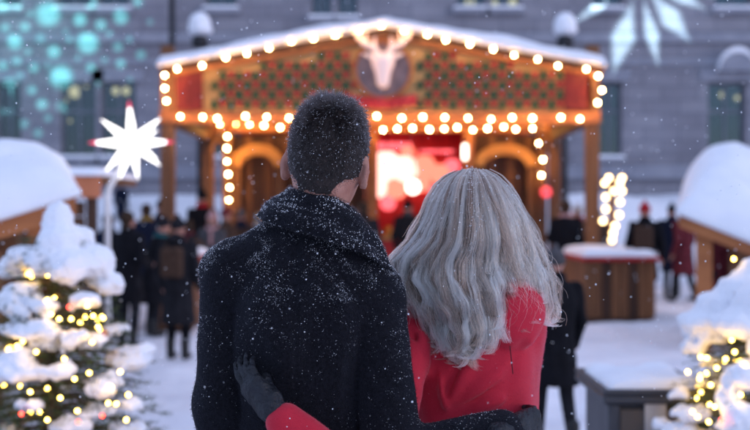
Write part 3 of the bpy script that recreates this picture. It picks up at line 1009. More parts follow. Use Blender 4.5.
# ---- snow-capped lamps behind the roof
for px, lab in ((200, 'left'), (565, 'right')):
    d = 25.5
    p = at(px, 42, d)
    g = empty('street_lamp', (p[0], d, .3), 'black street lamp under a snow cap above the %s end of the stall roof' % lab, 'street lamp', 'snow-capped street lamps')
    obj('pole', MB().tube([(p[0], d, .2), (p[0], d, p[2] - .2)], [.09, .05], 10).me('pole'), M['black_metal'], g, smooth=True)
    obj('globe', MB().ball(p, .21, 3).me('globe'), M['black_metal'], g, smooth=True)
    obj('collar', MB().lathe([(0, -.34), (.12, -.34), (.15, -.2), (.08, -.12), (0, -.12)], p, 12).me('collar'), M['grey_metal'], g)
    obj('snow_cap', sdf_mesh('snow_cap', lambda P: smin(s_ell(P, p + np.array((0, 0, .42)), (.27, .27, .30)), s_ell(P, p + np.array((.02, 0, .27)), (.29, .28, .10)), .08) + .015 * nz(P, 9), p - np.array((.5, .5, .2)), p + np.array((.5, .5, .8)), .045), M['snow'], g)

# ------------------------------------------------------------------ lit bulb column, crates
d = 17.2
bc = at(612, 245, d)
g = empty('bulb_column', (bc[0], d, 0), 'column of big cream bulbs glowing behind the snowy wooden counter', 'light')
obj('stand', MB().box((bc[0] - .05, d - .03, 0), (bc[0] + .05, d + .05, at(0, 178, d)[2]), .01).me('stand'), M['wood_dark'], g)
obj('foot', MB().box((bc[0] - .3, d - .3, -.03), (bc[0] + .3, d + .3, .08), .02).me('foot'), M['wood_dark'], g)
bb_me = MB().ball((0, 0, 0), 1.0, 2).me('bulb'); bb_me.materials.append(M['bulb_big'])
for px, py in ((605, 183), (620, 183), (622, 178), (614, 191), (622, 191), (606, 197), (620, 202), (606, 209), (619, 215), (603, 221), (615, 226), (612, 240), (613, 233), (609, 178)):
    o = obj('bulb', bb_me, None, g, loc=at(px, py, d - .09)); o.scale = (.046,) * 3
    a = at(px, py, d - .05)
    obj('arm', MB().tube([a, (bc[0], d, a[2])], .012, 5).me('arm'), M['black_metal'], g)


def crate(px0, px1, d0, depth, ztop, label, seed):
    x0, x1 = at(px0, 0, d0)[0], at(px1, 0, d0)[0]
    g = empty('wooden_counter', ((x0 + x1) / 2, d0, 0), label, 'counter', 'wooden counters in front of the stall')
    n = 8
    for k in range(n):
        a, b = x0 + (x1 - x0) * k / n, x0 + (x1 - x0) * (k + 1) / n
        q = random.uniform(0, .012)
        obj('plank', MB().box((a + .005, d0 + q, .05), (b - .005, d0 + .03 + q, ztop - .05), .005).me('plank'), M['wood' if (k + seed) % 3 else 'wood_dark'], g)
    for xx in (x0 + .002, x1 - .032):
        for k in range(8):
            a, b = d0 + .05 + depth * k / 8, d0 + .05 + depth * (k + 1) / 8
            obj('plank', MB().box((xx, a + .005, .05), (xx + .03, b - .005, ztop - .05), .005).me('plank'), M['wood'], g)
    obj('back_board', MB().box((x0, d0 + depth + .06, .05), (x1, d0 + depth + .09, ztop - .05)).me('back_board'), M['wood'], g)
    obj('plinth', MB().box((x0 + .03, d0 + .05, -.03), (x1 - .03, d0 + depth, .12)).me('plinth'), M['wood_dark'], g)
    obj('top', MB().box((x0 - .06, d0 - .06, ztop - .047), (x1 + .06, d0 + depth + .12, ztop + .012), .01).me('top'), M['red_paint'], g)
    obj('snow', blanket('snow', x0 - .02, x1 + .02, d0 - .02, d0 + depth + .08, .05, lambda X, Y: X * 0 + ztop + .014, lambda X, Y: .10 + .03 * n2(X, Y, 4, seed), .12), M['snow'], g)


crate(585, 656, 15.2, 1.7, .93, 'wooden counter with red rimmed top under snow, in front of the right arch', 1)
crate(148, 192, 14.0, 1.4, .98, 'wooden counter with red top behind the dark-coated visitors at left', 2)

# ------------------------------------------------------------------ side huts with thick snow on lean-to roofs
def hut(name, label, d, x_hi, x_lo, z_hi, z_lo, depth, thick, rise, body_side, m_f, m_w):
    """roof edge facing the viewer rises from x_lo to x_hi (the aisle side)"""
    sgn = 1 if x_hi > x_lo else -1
    g = empty(name, (x_hi, d, 0), label, 'market hut', 'snow-laden side huts')
    g.rotation_euler.z = sgn * math.atan2(abs(x_hi), d)
    sl = (z_hi - z_lo) / (x_hi - x_lo)

    def base(X, Y):
        t = np.clip((Y - d) / (depth * .55), 0, 1)
        w = np.clip((x_hi - X) * sgn / 1.0, 0, 1)
        return z_lo + sl * (X - x_lo) + rise * t * np.sqrt(1 - (1 - w) ** 2)
    a, b = min(x_hi, x_lo), max(x_hi, x_lo)
    za, zb = z_lo + sl * (a - x_lo), z_lo + sl * (b - x_lo)
    obj('roof_board', MB().prism([(a, za - .05), (b, zb - .05), (b, zb - .004), (a, za - .004)], d - .02, d + .3).me('roof_board'), m_w, g)
    obj('fascia', MB().prism([(a, za - .17), (b, zb - .17), (b, zb - .01), (a, za - .01)], d - .07, d - .023).me('fascia'), m_f, g)
    def tk(X, Y):
        w = np.clip((x_hi - X) * sgn / .75, 0, 1)
        return thick * (.22 + .78 * np.sqrt(1 - (1 - w) ** 2)) * (1 + .13 * n2(X, Y, 2.5, 3)) + .022 * n2(X, Y, 8, 1) + .010 * n2(X, Y, 21, 2)
    obj('roof_snow', blanket('roof_snow', a - .04, b + .04, d - .13, d + depth, .05, base, tk, .28, .03), M['snow'], g)
    # front wall below, boards
    xa, xb = (x_lo, x_hi - sgn * .55)
    lo_, hi_ = min(xa, xb), max(xa, xb)
    n = max(3, int((hi_ - lo_) / .16))
    zt = min(za, zb) - .06
    zt_at = lambda x: z_lo + sl * (x - x_lo) - .06
    nb = 9
    for k in range(nb):
        z0_, z1_ = .05 + (1.30 - .05) * k / nb, .05 + (1.30 - .05) * (k + 1) / nb
        obj('board', MB().box((lo_, d + .12, z0_ + .004), (hi_, d + .15, z1_ - .004), .004).me('board'), m_w, g)
    xp = x_hi - sgn * .28
    obj('post', MB().box((xp - .09, d + .04, -.03), (xp + .09, d + .22, zt_at(xp)), .01).me('post'), m_f, g)
    obj('rear_wall', MB().box((lo_, d + depth - .1, 0), (hi_, d + depth - .05, 1.5)).me('rear_wall'), m_w, g)
    obj('far_wall', MB().box((xa - .03, d + .16, 0), (xa + .03, d + depth - .12, 1.35)).me('far_wall'), m_w, g)
    return g


a = at(679, 212, 12); b = at(800, 262, 12)
hut('market_hut', 'low wooden hut with deep snow on its roof behind the right fir', 12.0, a[0], b[0], a[2], b[2], 2.6, .42, .72, 1, M['wood_orange'], M['wood'])
a = at(76, 193, 8.2); b = at(-90, 248, 8.2)
hut('market_hut', 'low wooden hut with deep snow on its roof behind the left fir', 8.2, a[0], b[0], a[2], b[2], 2.2, .30, .42, -1, M['wood_orange'], M['wood'])
# far hut behind the left one: orange fascia with snow
d = 13.0
a = at(40, 176, d); b = at(100, 198, d)
g = empty('market_hut', ((a[0] + b[0]) / 2 - .5, d, 0), 'far hut with a lit orange fascia board peeping out beside the glowing star', 'market hut', 'snow-laden side huts')
M['orange_glow'] = mat('board_with_painted_glow', (.62, .21, .10), .6, (.5, .16, .07), 4.0)  # warm light on the shaded fascia put into its lighter orange colour
obj('fascia', MB().box((a[0] - 1.2, d, b[2]), (b[0], d + .06, a[2]), .01).me('fascia'), M['orange_glow'], g)
obj('roof', MB().box((a[0] - 1.2, d + .063, a[2] - .08), (b[0], d + 2.0, a[2] - .01)).me('roof'), M['wood'], g)
obj('roof_snow', blanket('roof_snow', a[0] - 1.2, b[0] + .02, d - .04, d + 2.0, .05, lambda X, Y: X * 0 + a[2] + .003, lambda X, Y: .11 + .02 * n2(X, Y, 3, 2), .12), M['snow'], g)
for k in range(9):
    obj('board', MB().box((a[0] - 1.1, d + .2, .03 + k * .19), (b[0] - .25, d + .23, .21 + k * .19), .004).me('board'), M['wood'], g)
obj('post', MB().box((b[0] - .2, d + .08, 0), (b[0] - .08, d + .2, a[2] - .085), .01).me('post'), M['wood_dark'], g)

# ------------------------------------------------------------------ glowing star on its pole
d = 9.6
sc_ = at(132, 143, d)
pf = at(106, 212, d)
g = empty('star_lamp', (pf[0], d, 0), 'glowing white many-pointed star with pink tips on a pale pole', 'lantern')
pole_pts = [(pf[0], d + .05, 0), (pf[0], d + .05, at(0, 196, d)[2]), at(110, 186, d + .05), at(118, 174, d + .04), sc_ + np.array((-.04, .03, -.06))]
obj('pole', MB().tube(pole_pts, [.03, .028, .026, .022, .02], 10).me('pole'), M['white_paint'], g, smooth=True)
obj('pole_foot', MB().lathe([(0, 0), (.22, 0), (.22, .04), (.05, .08), (0, .08)], (pf[0], d + .05, .0), 16).me('pole_foot'), M['grey_metal'], g)
R = 38 * d / FPX
core = obj('star_core', MB().ball(sc_, R * .24, 2).me('star_core'), M['star'], g)
dirs = [(-.80, -.1, .62), (-.05, -.05, .86), (.80, -.1, .68), (.95, -.05, .02), (.80, -.2, -.62), (.18, -.2, -.82), (-.25, -.1, -.80), (-.62, -.15, -.70), (-.98, -.1, .0), (0, -.95, .05),
        (.5, .8, .4), (-.5, .8, .4), (.5, .8, -.4), (-.5, .8, -.4), (0, 1, 0)]
for i, dv in enumerate(dirs):
    dv = np.array(dv, float); L = 1.0; dv /= np.linalg.norm(dv)
    tip = sc_ + dv * R * (1.12 if i in (1, 3, 8) else 1.0)
    a0 = sc_ + dv * R * .2
    pink = i in (1, 3, 8)
    cut = .78 if pink else 1.0
    b0 = a0 + (tip - a0) * cut
    o = obj('spike', MB().tube([a0, a0 + (tip - a0) * .25, b0], [R * .10, R * .115, R * .115 * (1 - cut) * 1.2 + .003], 6).me('spike'), M['star'], g)
    if pink:
        obj('pink_tip', MB().tube([b0, tip], [R * .115 * (1 - cut) * 1.2 + .010, .003], 6).me('pink_tip'), M['star_pink'], o)

# ------------------------------------------------------------------ snow-topped box at lower right
d = 4.9
x0, x1 = at(606, 0, d)[0], at(712, 0, d)[0]
zt = at(0, 392, d)[2]
g = empty('grit_box', ((x0 + x1) / 2, d, 0), 'dark low box with snow lying on its lid beside the right fir', 'box')
obj('carcass', MB().box((x0 + .03, d + .03, 0), (x1 - .03, d + .62, zt - .06), .01).me('carcass'), M['bin'], g)
lid = obj('lid', MB().box((x0 - .015, d - .02, zt - .057), (x1 + .015, d + .68, zt - .012), .012).me('lid'), M['bin'], g)
for (aa, bb) in (((x0 - .015, d - .02), (x1 + .015, d + .015)), ((x0 - .015, d + .65), (x1 + .015, d + .68)), ((x0 - .015, d + .017), (x0 + .015, d + .648)), ((x1 - .015, d + .017), (x1 + .015, d + .648))):
    obj('lid_rim', MB().box((aa[0], aa[1], zt - .011), (bb[0], bb[1], zt + .012), .004).me('lid_rim'), M['bin'], lid)
for k in range(4):
    z0_, z1_ = .08 + k * (zt - .16) / 4, .08 + (k + 1) * (zt - .16) / 4
    obj('board', MB().box((x0 + .07, d + .005, z0_ + .004), (x1 - .07, d + .027, z1_ - .004), .004).me('board'), M['bin_board'], g)
for xx in (x0 + .012, x1 - .068):
    obj('corner_post', MB().box((xx, d + .001, 0), (xx + .056, d + .05, zt - .06), .006).me('corner_post'), M['bin'], g)
px_ = at(645, 0, d)[0]
obj('notice', MB().box((px_, d - .004, at(0, 452, d)[2]), (px_ + .1, d + .003, at(0, 401, d)[2])).me('notice'), M['paper'], g)
obj('snow', blanket('snow', x0 + .02, x1 - .02, d + .03, d + .64, .02, lambda X, Y: X * 0 + zt - .010, lambda X, Y: .055 + .02 * n2(X, Y, 9, 1) + .008 * n2(X, Y, 25, 2), .07), M['snow'], g)

# ------------------------------------------------------------------ snow-laden firs with fairy lights
def fir(label, x, y, top, rad0, z_low, explicit, n_rand, seed, lights, light_label, side_lo):
    r_ = np.random.default_rng(seed)
    g = empty('fir_tree', (x, y, 0), label, 'tree', 'snow-laden firs with fairy lights')
    obj('trunk', MB().tube([(x, y, -.02), (x, y, .4), (x, y, top - .1)], [.05, .04, .008], 8).me('trunk'), M['bark'], g, smooth=True)
    obj('pot', MB().lathe([(0, 0), (.17, 0), (.2, .22), (.22, .22), (.22, .27), (.18, .27), (0, .25)], (x, y, 0), 20).me('pot'), M['wood_dark'], g, smooth=True)

    def rad(z):
        return rad0 * np.clip((top - z) / (top - z_low), 0, 1.0) ** 0.85
    # boughs: tubes with twigs and needles
    limbs = MB(); V = []; F = []
    nb = 210
    tips = []
    for i in range(nb):
        z = z_low + (top - .12 - z_low) * (i / nb) ** 0.9
        a = i * 2.39996 + r_.uniform(-.2, .2)
        L = rad(z) * r_.uniform(.82, 1.12) + .03
        droop = .10 + .25 * (1 - (z - z_low) / (top - z_low))
        p0 = np.array((x, y, z)); n = 6
        pts = [p0 + np.array((cos(a) * L * t, sin(a) * L * t, L * (.12 * t - droop * t * t))) for t in np.linspace(0, 1, n)]
        limbs.tube(pts, [.010 * (1 - .8 * t) for t in np.linspace(0, 1, n)], 4)
        tips.append((pts[-1], a, L))
        # twigs
        for t in np.linspace(.25, 1.0, max(3, int(L / .06))):
            k = min(int(t * (n - 1)), n - 2); fr = t * (n - 1) - k
            c = pts[k] * (1 - fr) + pts[k + 1] * fr
            for s in (-1, 1):
                tl_ = (.06 + .20 * L * (1.15 - t)) * r_.uniform(.8, 1.25)
                ta = a + s * r_.uniform(.5, .95)
                d_ = np.array((cos(ta), sin(ta), r_.uniform(-.3, .15)))
                nn = int(tl_ / .0065)
                q = c + d_ * tl_ * np.linspace(0, 1, nn)[:, None]
                for j in range(nn):
                    w = r_.normal(0, 1, 3); w -= d_ * (w @ d_) * .8
                    w = w / np.linalg.norm(w) + d_ * .7
                    w = w / np.linalg.norm(w) * r_.uniform(.016, .028)
                    side = np.cross(w, r_.normal(0, 1, 3)); side = side / np.linalg.norm(side) * .0026
                    b0 = len(V)
                    V += [q[j] - side, q[j] + side, q[j] + w]
                    F.append((b0, b0 + 1, b0 + 2))
    cr = obj('crown', mesh('crown', V, F), M['needle'], g)
    tag(cr, kind='stuff')
    obj('boughs', limbs.me('boughs'), M['bark'], cr)
    # snow pads
    E = []
    for (px, py, rx, ry) in explicit:
        c = at(px, py, y); k = y / FPX
        dx = c[0] - x; R_ = float(rad(c[2] - ry * k * .3)) * .92
        yy = y - sqrt(max(R_ * R_ - dx * dx, 0.0))
        c = at(px, py, yy)
        E.append((c, np.array((rx * k * .94, max(rx * k * .8, .05), ry * k * (.95 if py < 275 else .74)))))
    for i in range(n_rand):
        t, a, L = tips[r_.integers(0, len(tips))]
        f_ = r_.uniform(.55, 1.0)
        c = np.array((x, y, t[2] + .03)) + np.array((cos(a), sin(a), 0)) * L * f_
        s = r_.uniform(.035, .09) * (.7 + .5 * L / rad0)
        E.append((c, np.array((s * r_.uniform(1, 1.5), s * r_.uniform(1, 1.5), s * r_.uniform(.32, .55)))))

    def sn_f(P):
        d_ = np.full(len(P), 1e3, np.float32)
        for c, e in E:
            near = np.abs(P - c.astype(np.float32)).max(1) < e.max() + .16
            if near.any():
                d_[near] = smin(d_[near], s_ell(P[near], c, e), .05)
        d_ = np.minimum(d_, .3)
        return d_ + (.016 * nz(P, 27, seed) + .012 * nz(P, 66, seed + 2)) * np.clip((top - P[:, 2]) / .45, .3, 1) + .005 * nz(P, 140, seed + 5)
    lo = np.array((x - rad0 - .25, y - rad0 - .25, z_low - .2)); hi = np.array((x + rad0 + .25, y + rad0 + .25, top + .2))
    sno = obj('snow', sdf_mesh('snow', sn_f, lo, hi, .0125), M['snow'], g)
    tag(sno, kind='stuff')
    # fairy lights
    fb = M['fairy']; fr_ = M['fairy_red']
    me_y = MB().ball((0, 0, 0), 1.0, 1).me('fairy_bulb'); me_y.materials.append(fb)
    me_r = MB().ball((0, 0, 0), 1.0, 1).me('red_bulb'); me_r.materials.append(fr_)
    P3 = []
    for (px, py, red) in lights:
        c = at(px, py, y); dx = c[0] - x
        R_ = float(rad(c[2])) * 1.06 + .02
        yy = y - sqrt(max(R_ * R_ - dx * dx, 0.0))
        P3.append((at(px, py, yy), red))
    for i in range(26):
        z = r_.uniform(z_low, top - .2); a = r_.uniform(-.2, pi + .2)
        R_ = float(rad(z)) * r_.uniform(.75, 1.0)
        P3.append((np.array((x + cos(a) * R_, y + sin(a) * R_, z)), i % 6 == 0))
    for i in range(34):        # inner lamps glowing through snow and needles
        z = r_.uniform(z_low, top - .15); a = r_.uniform(pi, 2 * pi)
        R_ = float(rad(z)) * r_.uniform(.45, .8)
        P3.append((np.array((x + cos(a) * R_, y + sin(a) * R_, z)), False))
    P3.sort(key=lambda q: -q[0][2])
    ls = empty('fairy_lights', (x, y, top), light_label, 'string lights', 'fairy lights on the firs')
    wp = []
    P4 = sorted(P3, key=lambda q: (round((top - q[0][2]) / .2), math.atan2(q[0][1] - y, q[0][0] - x)))
    for q, _ in P4:
        wp.append(q + np.array((0, .006, .006)))
    inset = [np.array((x, y, w[2])) + (w - np.array((x, y, w[2]))) * .93 for w in wp]
    obj('wire', MB().tube(inset, .0022, 4).me('wire'), M['wire'], ls)
    for q, red in P3:
        o = obj('red_bulb' if red else 'fairy_bulb', me_r if red else me_y, None, ls, loc=q); o.scale = (.0092,) * 3
    return g


LP = [(58, 222, 16, 22), (57, 243, 21, 17), (92, 262, 25, 20), (108, 284, 18, 14), (66, 268, 20, 16), (128, 360, 26, 13), (20, 298, 18, 12), (36, 330, 24, 13), (76, 338, 14, 13), (16, 372, 30, 13), (100, 388, 16, 9),
      (4, 270, 10, 10), (46, 305, 15, 11), (142, 350, 13, 9), (8, 330, 12, 10), (60, 372, 14, 9), (112, 330, 12, 8), (30, 405, 14, 8), (130, 405, 12, 7), (84, 300, 16, 10), (40, 262, 14, 13)]
LL = [(28, 274, 0), (53, 261, 0), (51, 314, 0), (59, 319, 0), (71, 319, 0), (93, 316, 0), (87, 306, 0), (98, 327, 0), (92, 342, 0), (64, 359, 0), (89, 373, 0), (111, 387, 0), (108, 403, 0), (116, 404, 0), (77, 411, 0), (47, 420, 0), (69, 307, 1),
      (21, 414, 1), (102, 416, 1), (78, 422, 1), (8, 349, 0), (17, 346, 0), (17, 310, 0), (126, 420, 0), (36, 352, 0), (120, 372, 0), (30, 392, 0), (103, 318, 0), (47, 300, 0), (60, 398, 0), (128, 395, 0)]
fir('fir heaped with snow and fairy lights at the left edge', at(52, 0, 5.0)[0], 5.0, 1.60, .58, .36, LP, 42, 3, LL, 'yellow and red fairy lights wound round the left snowy fir', 0)
RP = [(748, 286, 30, 17), (718, 302, 22, 17), (702, 322, 24, 17), (742, 322, 30, 20), (692, 346, 13, 9), (742, 378, 20, 18), (690, 412, 20, 10), (738, 414, 16, 16), (712, 338, 18, 10), (765, 300, 30, 25), (770, 350, 25, 20), (680, 395, 12, 8), (668, 425, 14, 8), (755, 270, 16, 14), (728, 398, 12, 8)]
RL = [(734, 259, 0), (726, 359, 0), (717, 368, 0), (726, 375, 0), (711, 385, 0), (700, 379, 0), (745, 364, 0), (693, 412, 0), (698, 417, 0), (709, 422, 0), (722, 420, 1), (715, 407, 0), (701, 357, 0), (707, 358, 0), (735, 352, 0), (688, 372, 0), (741, 395, 0), (732, 340, 0)]
fir('fir heaped with snow and fairy lights at the right edge', at(772, 0, 4.8)[0], 4.8, 1.40, .58, .32, RP, 32, 5, RL, 'yellow fairy lights wound round the right snowy fir', 0)


# ------------------------------------------------------------------ people in the background
def cloth(name, c, c2=None):
    return mat(name, c, .9, c2 or tuple(v * .65 for v in c), 14.0, .25, 90.0, sheen=0.0, spec=.12)


CL = {'black': cloth('black_coat', (.008, .008, .011)), 'navy': cloth('navy_coat', (.009, .014, .034)), 'grey': cloth('grey_coat', (.085, .08, .085)), 'brown': cloth('brown_coat', (.07, .04, .028)),
      'wine': cloth('wine_coat', (.13, .022, .03)), 'red': cloth('red_knit', (.42, .02, .03)), 'pink': cloth('pink_knit', (.50, .27, .26)), 'white': cloth('white_knit', (.52, .50, .50)), 'mustard': cloth('mustard_knit', (.32, .19, .04)), 'teal': cloth('teal_knit', (.03, .12, .13)), 'jeans': cloth('jeans', (.03, .045, .09)),
      'charcoal': cloth('charcoal_cloth', (.016, .016, .02)), 'hairb': cloth('brown_hair', (.05, .03, .02)), 'hairl': cloth('fair_hair', (.25, .17, .10)), 'boot': mat('black_boot', (.015, .015, .016), .5)}


def person(label, x, y, H, yaw, coat, pants, hat, hat_kind='hat', stride=0.0, coat_len=.50, lean=0.0, arm=0.0, group='visitors among the stalls', z0=0.0, res=.02, hood=None):
    S = H / 1.75
    cy_, sy_ = cos(yaw), sin(yaw)

    def loc(P):      # world -> figure space (metres for a 1.75 m figure, facing +Y)
        q = (P - np.array((x, y, z0), np.float32)) / np.float32(S)
        qx = q[:, 0] * cy_ + q[:, 1] * sy_
        qy = -q[:, 0] * sy_ + q[:, 1] * cy_ - lean * np.clip(q[:, 2] - .9, 0, 1)
        return np.stack([qx, qy, q[:, 2]], 1).astype(np.float32)
    st_ = stride
    hipL, hipR = (-.09, 0, .90), (.09, 0, .90)
    kL, kR = (-.095, st_ * .55 + .03, .50), (.095, -st_ * .40 + .03, .50)
    aL, aR = (-.10, st_, .09), (.10, -st_ * 1.05 - .02, .09 + abs(st_) * .14)
    shL, shR = (-.185, 0, 1.42), (.185, 0, 1.42)
    eL, eR = (-.25, -.03 - st_ * .4, 1.13), (.25, -.03 + st_ * .4, 1.13)
    wL, wR = (-.24 + arm * .1, .10 - st_ * .5 + arm * .2, .90 + arm * .25), (.24 - arm * .1, .10 + st_ * .5 + arm * .2, .90 + arm * .25)

    def legs(q, e):
        d_ = np.full(len(q), 9.0, np.float32)
        for h_, k_, a_ in ((hipL, kL, aL), (hipR, kR, aR)):
            d_ = smin(d_, np.minimum(s_cone(q, h_, k_, .085 + e, .058 + e), s_cone(q, k_, a_, .058 + e, .042 + e)), .04)
        return d_

    def arms(q, e):
        d_ = np.full(len(q), 9.0, np.float32)
        for s_, e_, w_ in ((shL, eL, wL), (shR, eR, wR)):
            d_ = smin(d_, smin(s_cone(q, s_, e_, .052 + e, .042 + e), s_cone(q, e_, w_, .042 + e, .030 + e), .02), .03)
        return d_

    def torso(q, e, lo):
        z = [lo, .85, 1.0, 1.15, 1.32, 1.42, 1.50]
        a = [.20, .165, .15, .165, .185, .16, .07]; b = [.17, .115, .10, .11, .12, .10, .06]
        return s_loft(q, z, [0] * 7, [0] * 7, [v + e for v in a], [v + e for v in b], lo, 1.52 + e, .03)

    def head(q):
        d_ = smin(s_ell(q, (0, .005, 1.645), (.074, .095, .105)), s_ell(q, (0, .035, 1.58), (.05, .06, .06)), .03)
        d_ = smin(d_, s_cone(q, (0, .10, 1.635), (0, .115, 1.615), .012, .016), .012)
        for s in (-1, 1):
            d_ = smin(d_, s_ell(q, (.076 * s, 0, 1.63), (.012, .022, .032)), .008)
        return smin(d_, s_cone(q, (0, -.005, 1.42), (0, .0, 1.56), .058, .052), .03)

    def body(P):
        q = loc(P)
        d_ = smin(torso(q, -.02, .82), head(q), .02)
        d_ = smin(d_, arms(q, -.008), .03); d_ = smin(d_, legs(q, -.006), .04)
        for w_, e_ in ((wL, eL), (wR, eR)):
            v_ = np.array(w_) - np.array(e_); v_ /= np.linalg.norm(v_)
            d_ = smin(d_, s_cone(q, np.array(w_), np.array(w_) + v_ * .09, .034, .026), .02)
            d_ = smin(d_, s_cone(q, np.array(w_) + v_ * .08, np.array(w_) + v_ * .17 + np.array((0, .02, 0)), .022, .012), .012)
        return d_ * S

    def coat_f(P):
        q = loc(P)
        lo = coat_len
        d_ = smin(torso(q, .022, lo), arms(q, .016), .035)
        d_ = smin(d_, s_cone(q, (0, -.01, 1.47), (0, 0, 1.53), .085, .078), .03)
        if hood:
            d_ = smin(d_, s_ell(q, (0, -.08, 1.50), (.12, .075, .075)), .03)
        d_ = np.maximum(d_, -(s_cone(q, (0, 0, 1.5), (0, .01, 1.7), .055, .06)))
        return (d_ + .007 * nz(q, 22, H * 10) + .004 * np.sin(q[:, 0] * 55 + 3 * q[:, 2])) * S
    lo = np.array((x - .62, y - .62, z0 - .02)); hi = np.array((x + .62, y + .62, z0 + H + .12))
    root = obj('person', sdf_mesh('person', body, lo, hi, res * S), M['skin'])
    tag(root, label, 'person', group)
    obj('trousers', sdf_mesh('trousers', lambda P: np.maximum(smin(legs(loc(P), .006), torso(loc(P), .0, .80), .04), loc(P)[:, 2] - 1.0) * S, lo, hi, res * S), pants, root)
    obj('coat', sdf_mesh('coat', coat_f, lo, hi, res * S * .8), coat, root)
    for a_ in (aL, aR):
        ap = np.array(a_, np.float32)
        def boot_f(P, ap=ap):
            q = loc(P)
            d_ = smin(s_cone(q, ap + (0, 0, .14), ap + (0, 0, -.02), .058, .052), s_cone(q, ap + (0, .0, -.045), ap + (0, .15, -.05), .045, .036), .03)
            return np.maximum(d_, (ap[2] - .088) - q[:, 2]) * S
        obj('boot', sdf_mesh('boot', boot_f, lo, np.array((hi[0], hi[1], z0 + .55)), res * S * .7), CL['boot'], root)
    if hat_kind == 'hat':
        hf = lambda P: np.maximum(smin(s_ell(loc(P), (0, -.005, 1.675), (.090, .110, .100)), s_ell(loc(P), (0, -.01, 1.79), (.03, .03, .03)), .02), np.maximum(1.645 - loc(P)[:, 2] + .25 * loc(P)[:, 1], -9)) * S
    else:
        hf = lambda P: np.maximum(smin(s_ell(loc(P), (0, -.018, 1.665), (.085, .100, .100)), s_ell(loc(P), (0, -.055, 1.56), (.07, .05, .10 if hat_kind == 'long' else .03)), .03), np.minimum(loc(P)[:, 1] * 1.0 - .035 - .5 * (loc(P)[:, 2] - 1.62), 9)) * S + .004 * nz(P, 60)
    obj('hat' if hat_kind == 'hat' else 'hair', sdf_mesh('hat', hf, np.array((x - .3, y - .3, z0 + H * .75)), np.array((x + .3, y + .3, z0 + H * 1.12)), .014), hat, root)
    k = PERSON_N[0]; PERSON_N[0] += 1
    sc_m = [None, CL['wine'], None, CL['grey'], None, CL['pink'], CL['red'], None, CL['white'], None, CL['mustard'], CL['teal']][k % 12]
    if sc_m is not None:
        def scarf_f(P):
            q = loc(P)
            rr = np.sqrt(q[:, 0] ** 2 + (q[:, 1] * 1.05) ** 2)
            d_ = np.sqrt((rr - .082) ** 2 + ((q[:, 2] - 1.50 + .25 * q[:, 1]) * .75) ** 2) - .032
            d_ = smin(d_, s_cone(q, (-.03, .11, 1.47), (-.05, .15, 1.22), .03, .026), .02)
            return (d_ + .004 * nz(q, 70, k)) * S
        obj('scarf', sdf_mesh('scarf', scarf_f, lo, hi, res * S * .7), sc_m, root)
    if k % 3 == 1:
        def bag_f(P):
            q = loc(P)
            b_ = s_box(q, (0, -.20, 1.22), (.14, .075, .19), .05) if k % 2 else s_box(q, (.27, .0, .82), (.045, .15, .12), .03)
            st2 = s_cone(q, (-.11, -.10, 1.45), (-.11, -.15, 1.2), .014, .014) if k % 2 else s_cone(q, (.25, .0, .93), (.19, -.02, 1.44), .012, .012)
            return smin(b_, st2, .015) * S
        obj('bag', sdf_mesh('bag', bag_f, lo, hi, res * S * .7), [CL['brown'], CL['teal'], CL['charcoal']][k % 3 - 1 if k % 2 else 2], root)
    return root


PERSON_N = [0]


def px_x(px, d): return at(px, 0, d)[0]


person('child in a long black coat and grey hat walking just right of the red jacket', px_x(555, 7.0), 7.0, 1.34, 0.15, CL['black'], CL['charcoal'], CL['grey'], stride=.16, coat_len=.58)
person('visitor in a dark coat with white hood, back turned, beside the left counter', px_x(178, 11.3), 11.3, 1.52, -.2, CL['charcoal'], CL['black'], CL['charcoal'], coat_len=.45, hood=True)
person('broad visitor in a black jacket just right of the left fir', px_x(128, 12.2), 12.2, 1.60, -.5, CL['black'], CL['charcoal'], CL['hairb'], 'short', coat_len=.62, arm=.7)
person('second dark visitor half hidden behind the broad one by the left fir', px_x(108, 13.2), 13.2, 1.58, .3, CL['navy'], CL['charcoal'], CL['hairb'], 'short', coat_len=.6)
person('dark figure up on the snow bank under the glowing star', px_x(121, 27.2), 27.2, 1.15, .2, CL['navy'], CL['charcoal'], CL['black'], coat_len=.4, z0=1.22)
person('visitor in a pink knitted hat between the left posts of the stall', px_x(212, 16.2), 16.2, 1.58, pi * .9, CL['grey'], CL['charcoal'], CL['pink'], arm=.8)
person('tall dark visitor standing behind the pink hat', px_x(202, 19.5), 19.5, 1.98, .5, CL['black'], CL['charcoal'], CL['black'])
person('visitor with a grey hat close to the left arch', px_x(241, 19.0), 19.0, 1.62, .3, CL['navy'], CL['charcoal'], CL['grey'])
person('visitor with fair hair near the left arch, partly behind the dark shoulder', px_x(259, 18.6), 18.6, 1.58, -.4, CL['brown'], CL['jeans'], CL['hairl'], 'long')
person('dark visitor beside the leftmost front post of the stall', px_x(161, 19.0), 19.0, 1.80, .4, CL['navy'], CL['charcoal'], CL['charcoal'])
person('visitor in a navy coat just left of the leftmost stall post', px_x(146, 16.5), 16.5, 1.72, .6, CL['navy'], CL['charcoal'], CL['hairb'], 'short', stride=.12)
person('stooping visitor in black between the fir and the white-hooded one', px_x(152, 13.4), 13.4, 1.50, -.9, CL['black'], CL['charcoal'], CL['charcoal'], coat_len=.5, lean=.25, arm=.8)
person('visitor in a brown coat behind the left counter, right of the tall dark one', px_x(226, 17.6), 17.6, 1.64, -.8, CL['brown'], CL['charcoal'], CL['wine'], arm=.4)
person('small dark visitor close to the shoulder of the man in the overcoat', px_x(188, 15.4), 15.4, 1.48, .9, CL['charcoal'], CL['jeans'], CL['hairb'], 'long', arm=.5)
person('dark visitor at the glowing counter, beside the neck of the man', px_x(363, 17.0), 17.0, 1.76, .2, CL['charcoal'], CL['charcoal'], CL['hairb'], 'short')
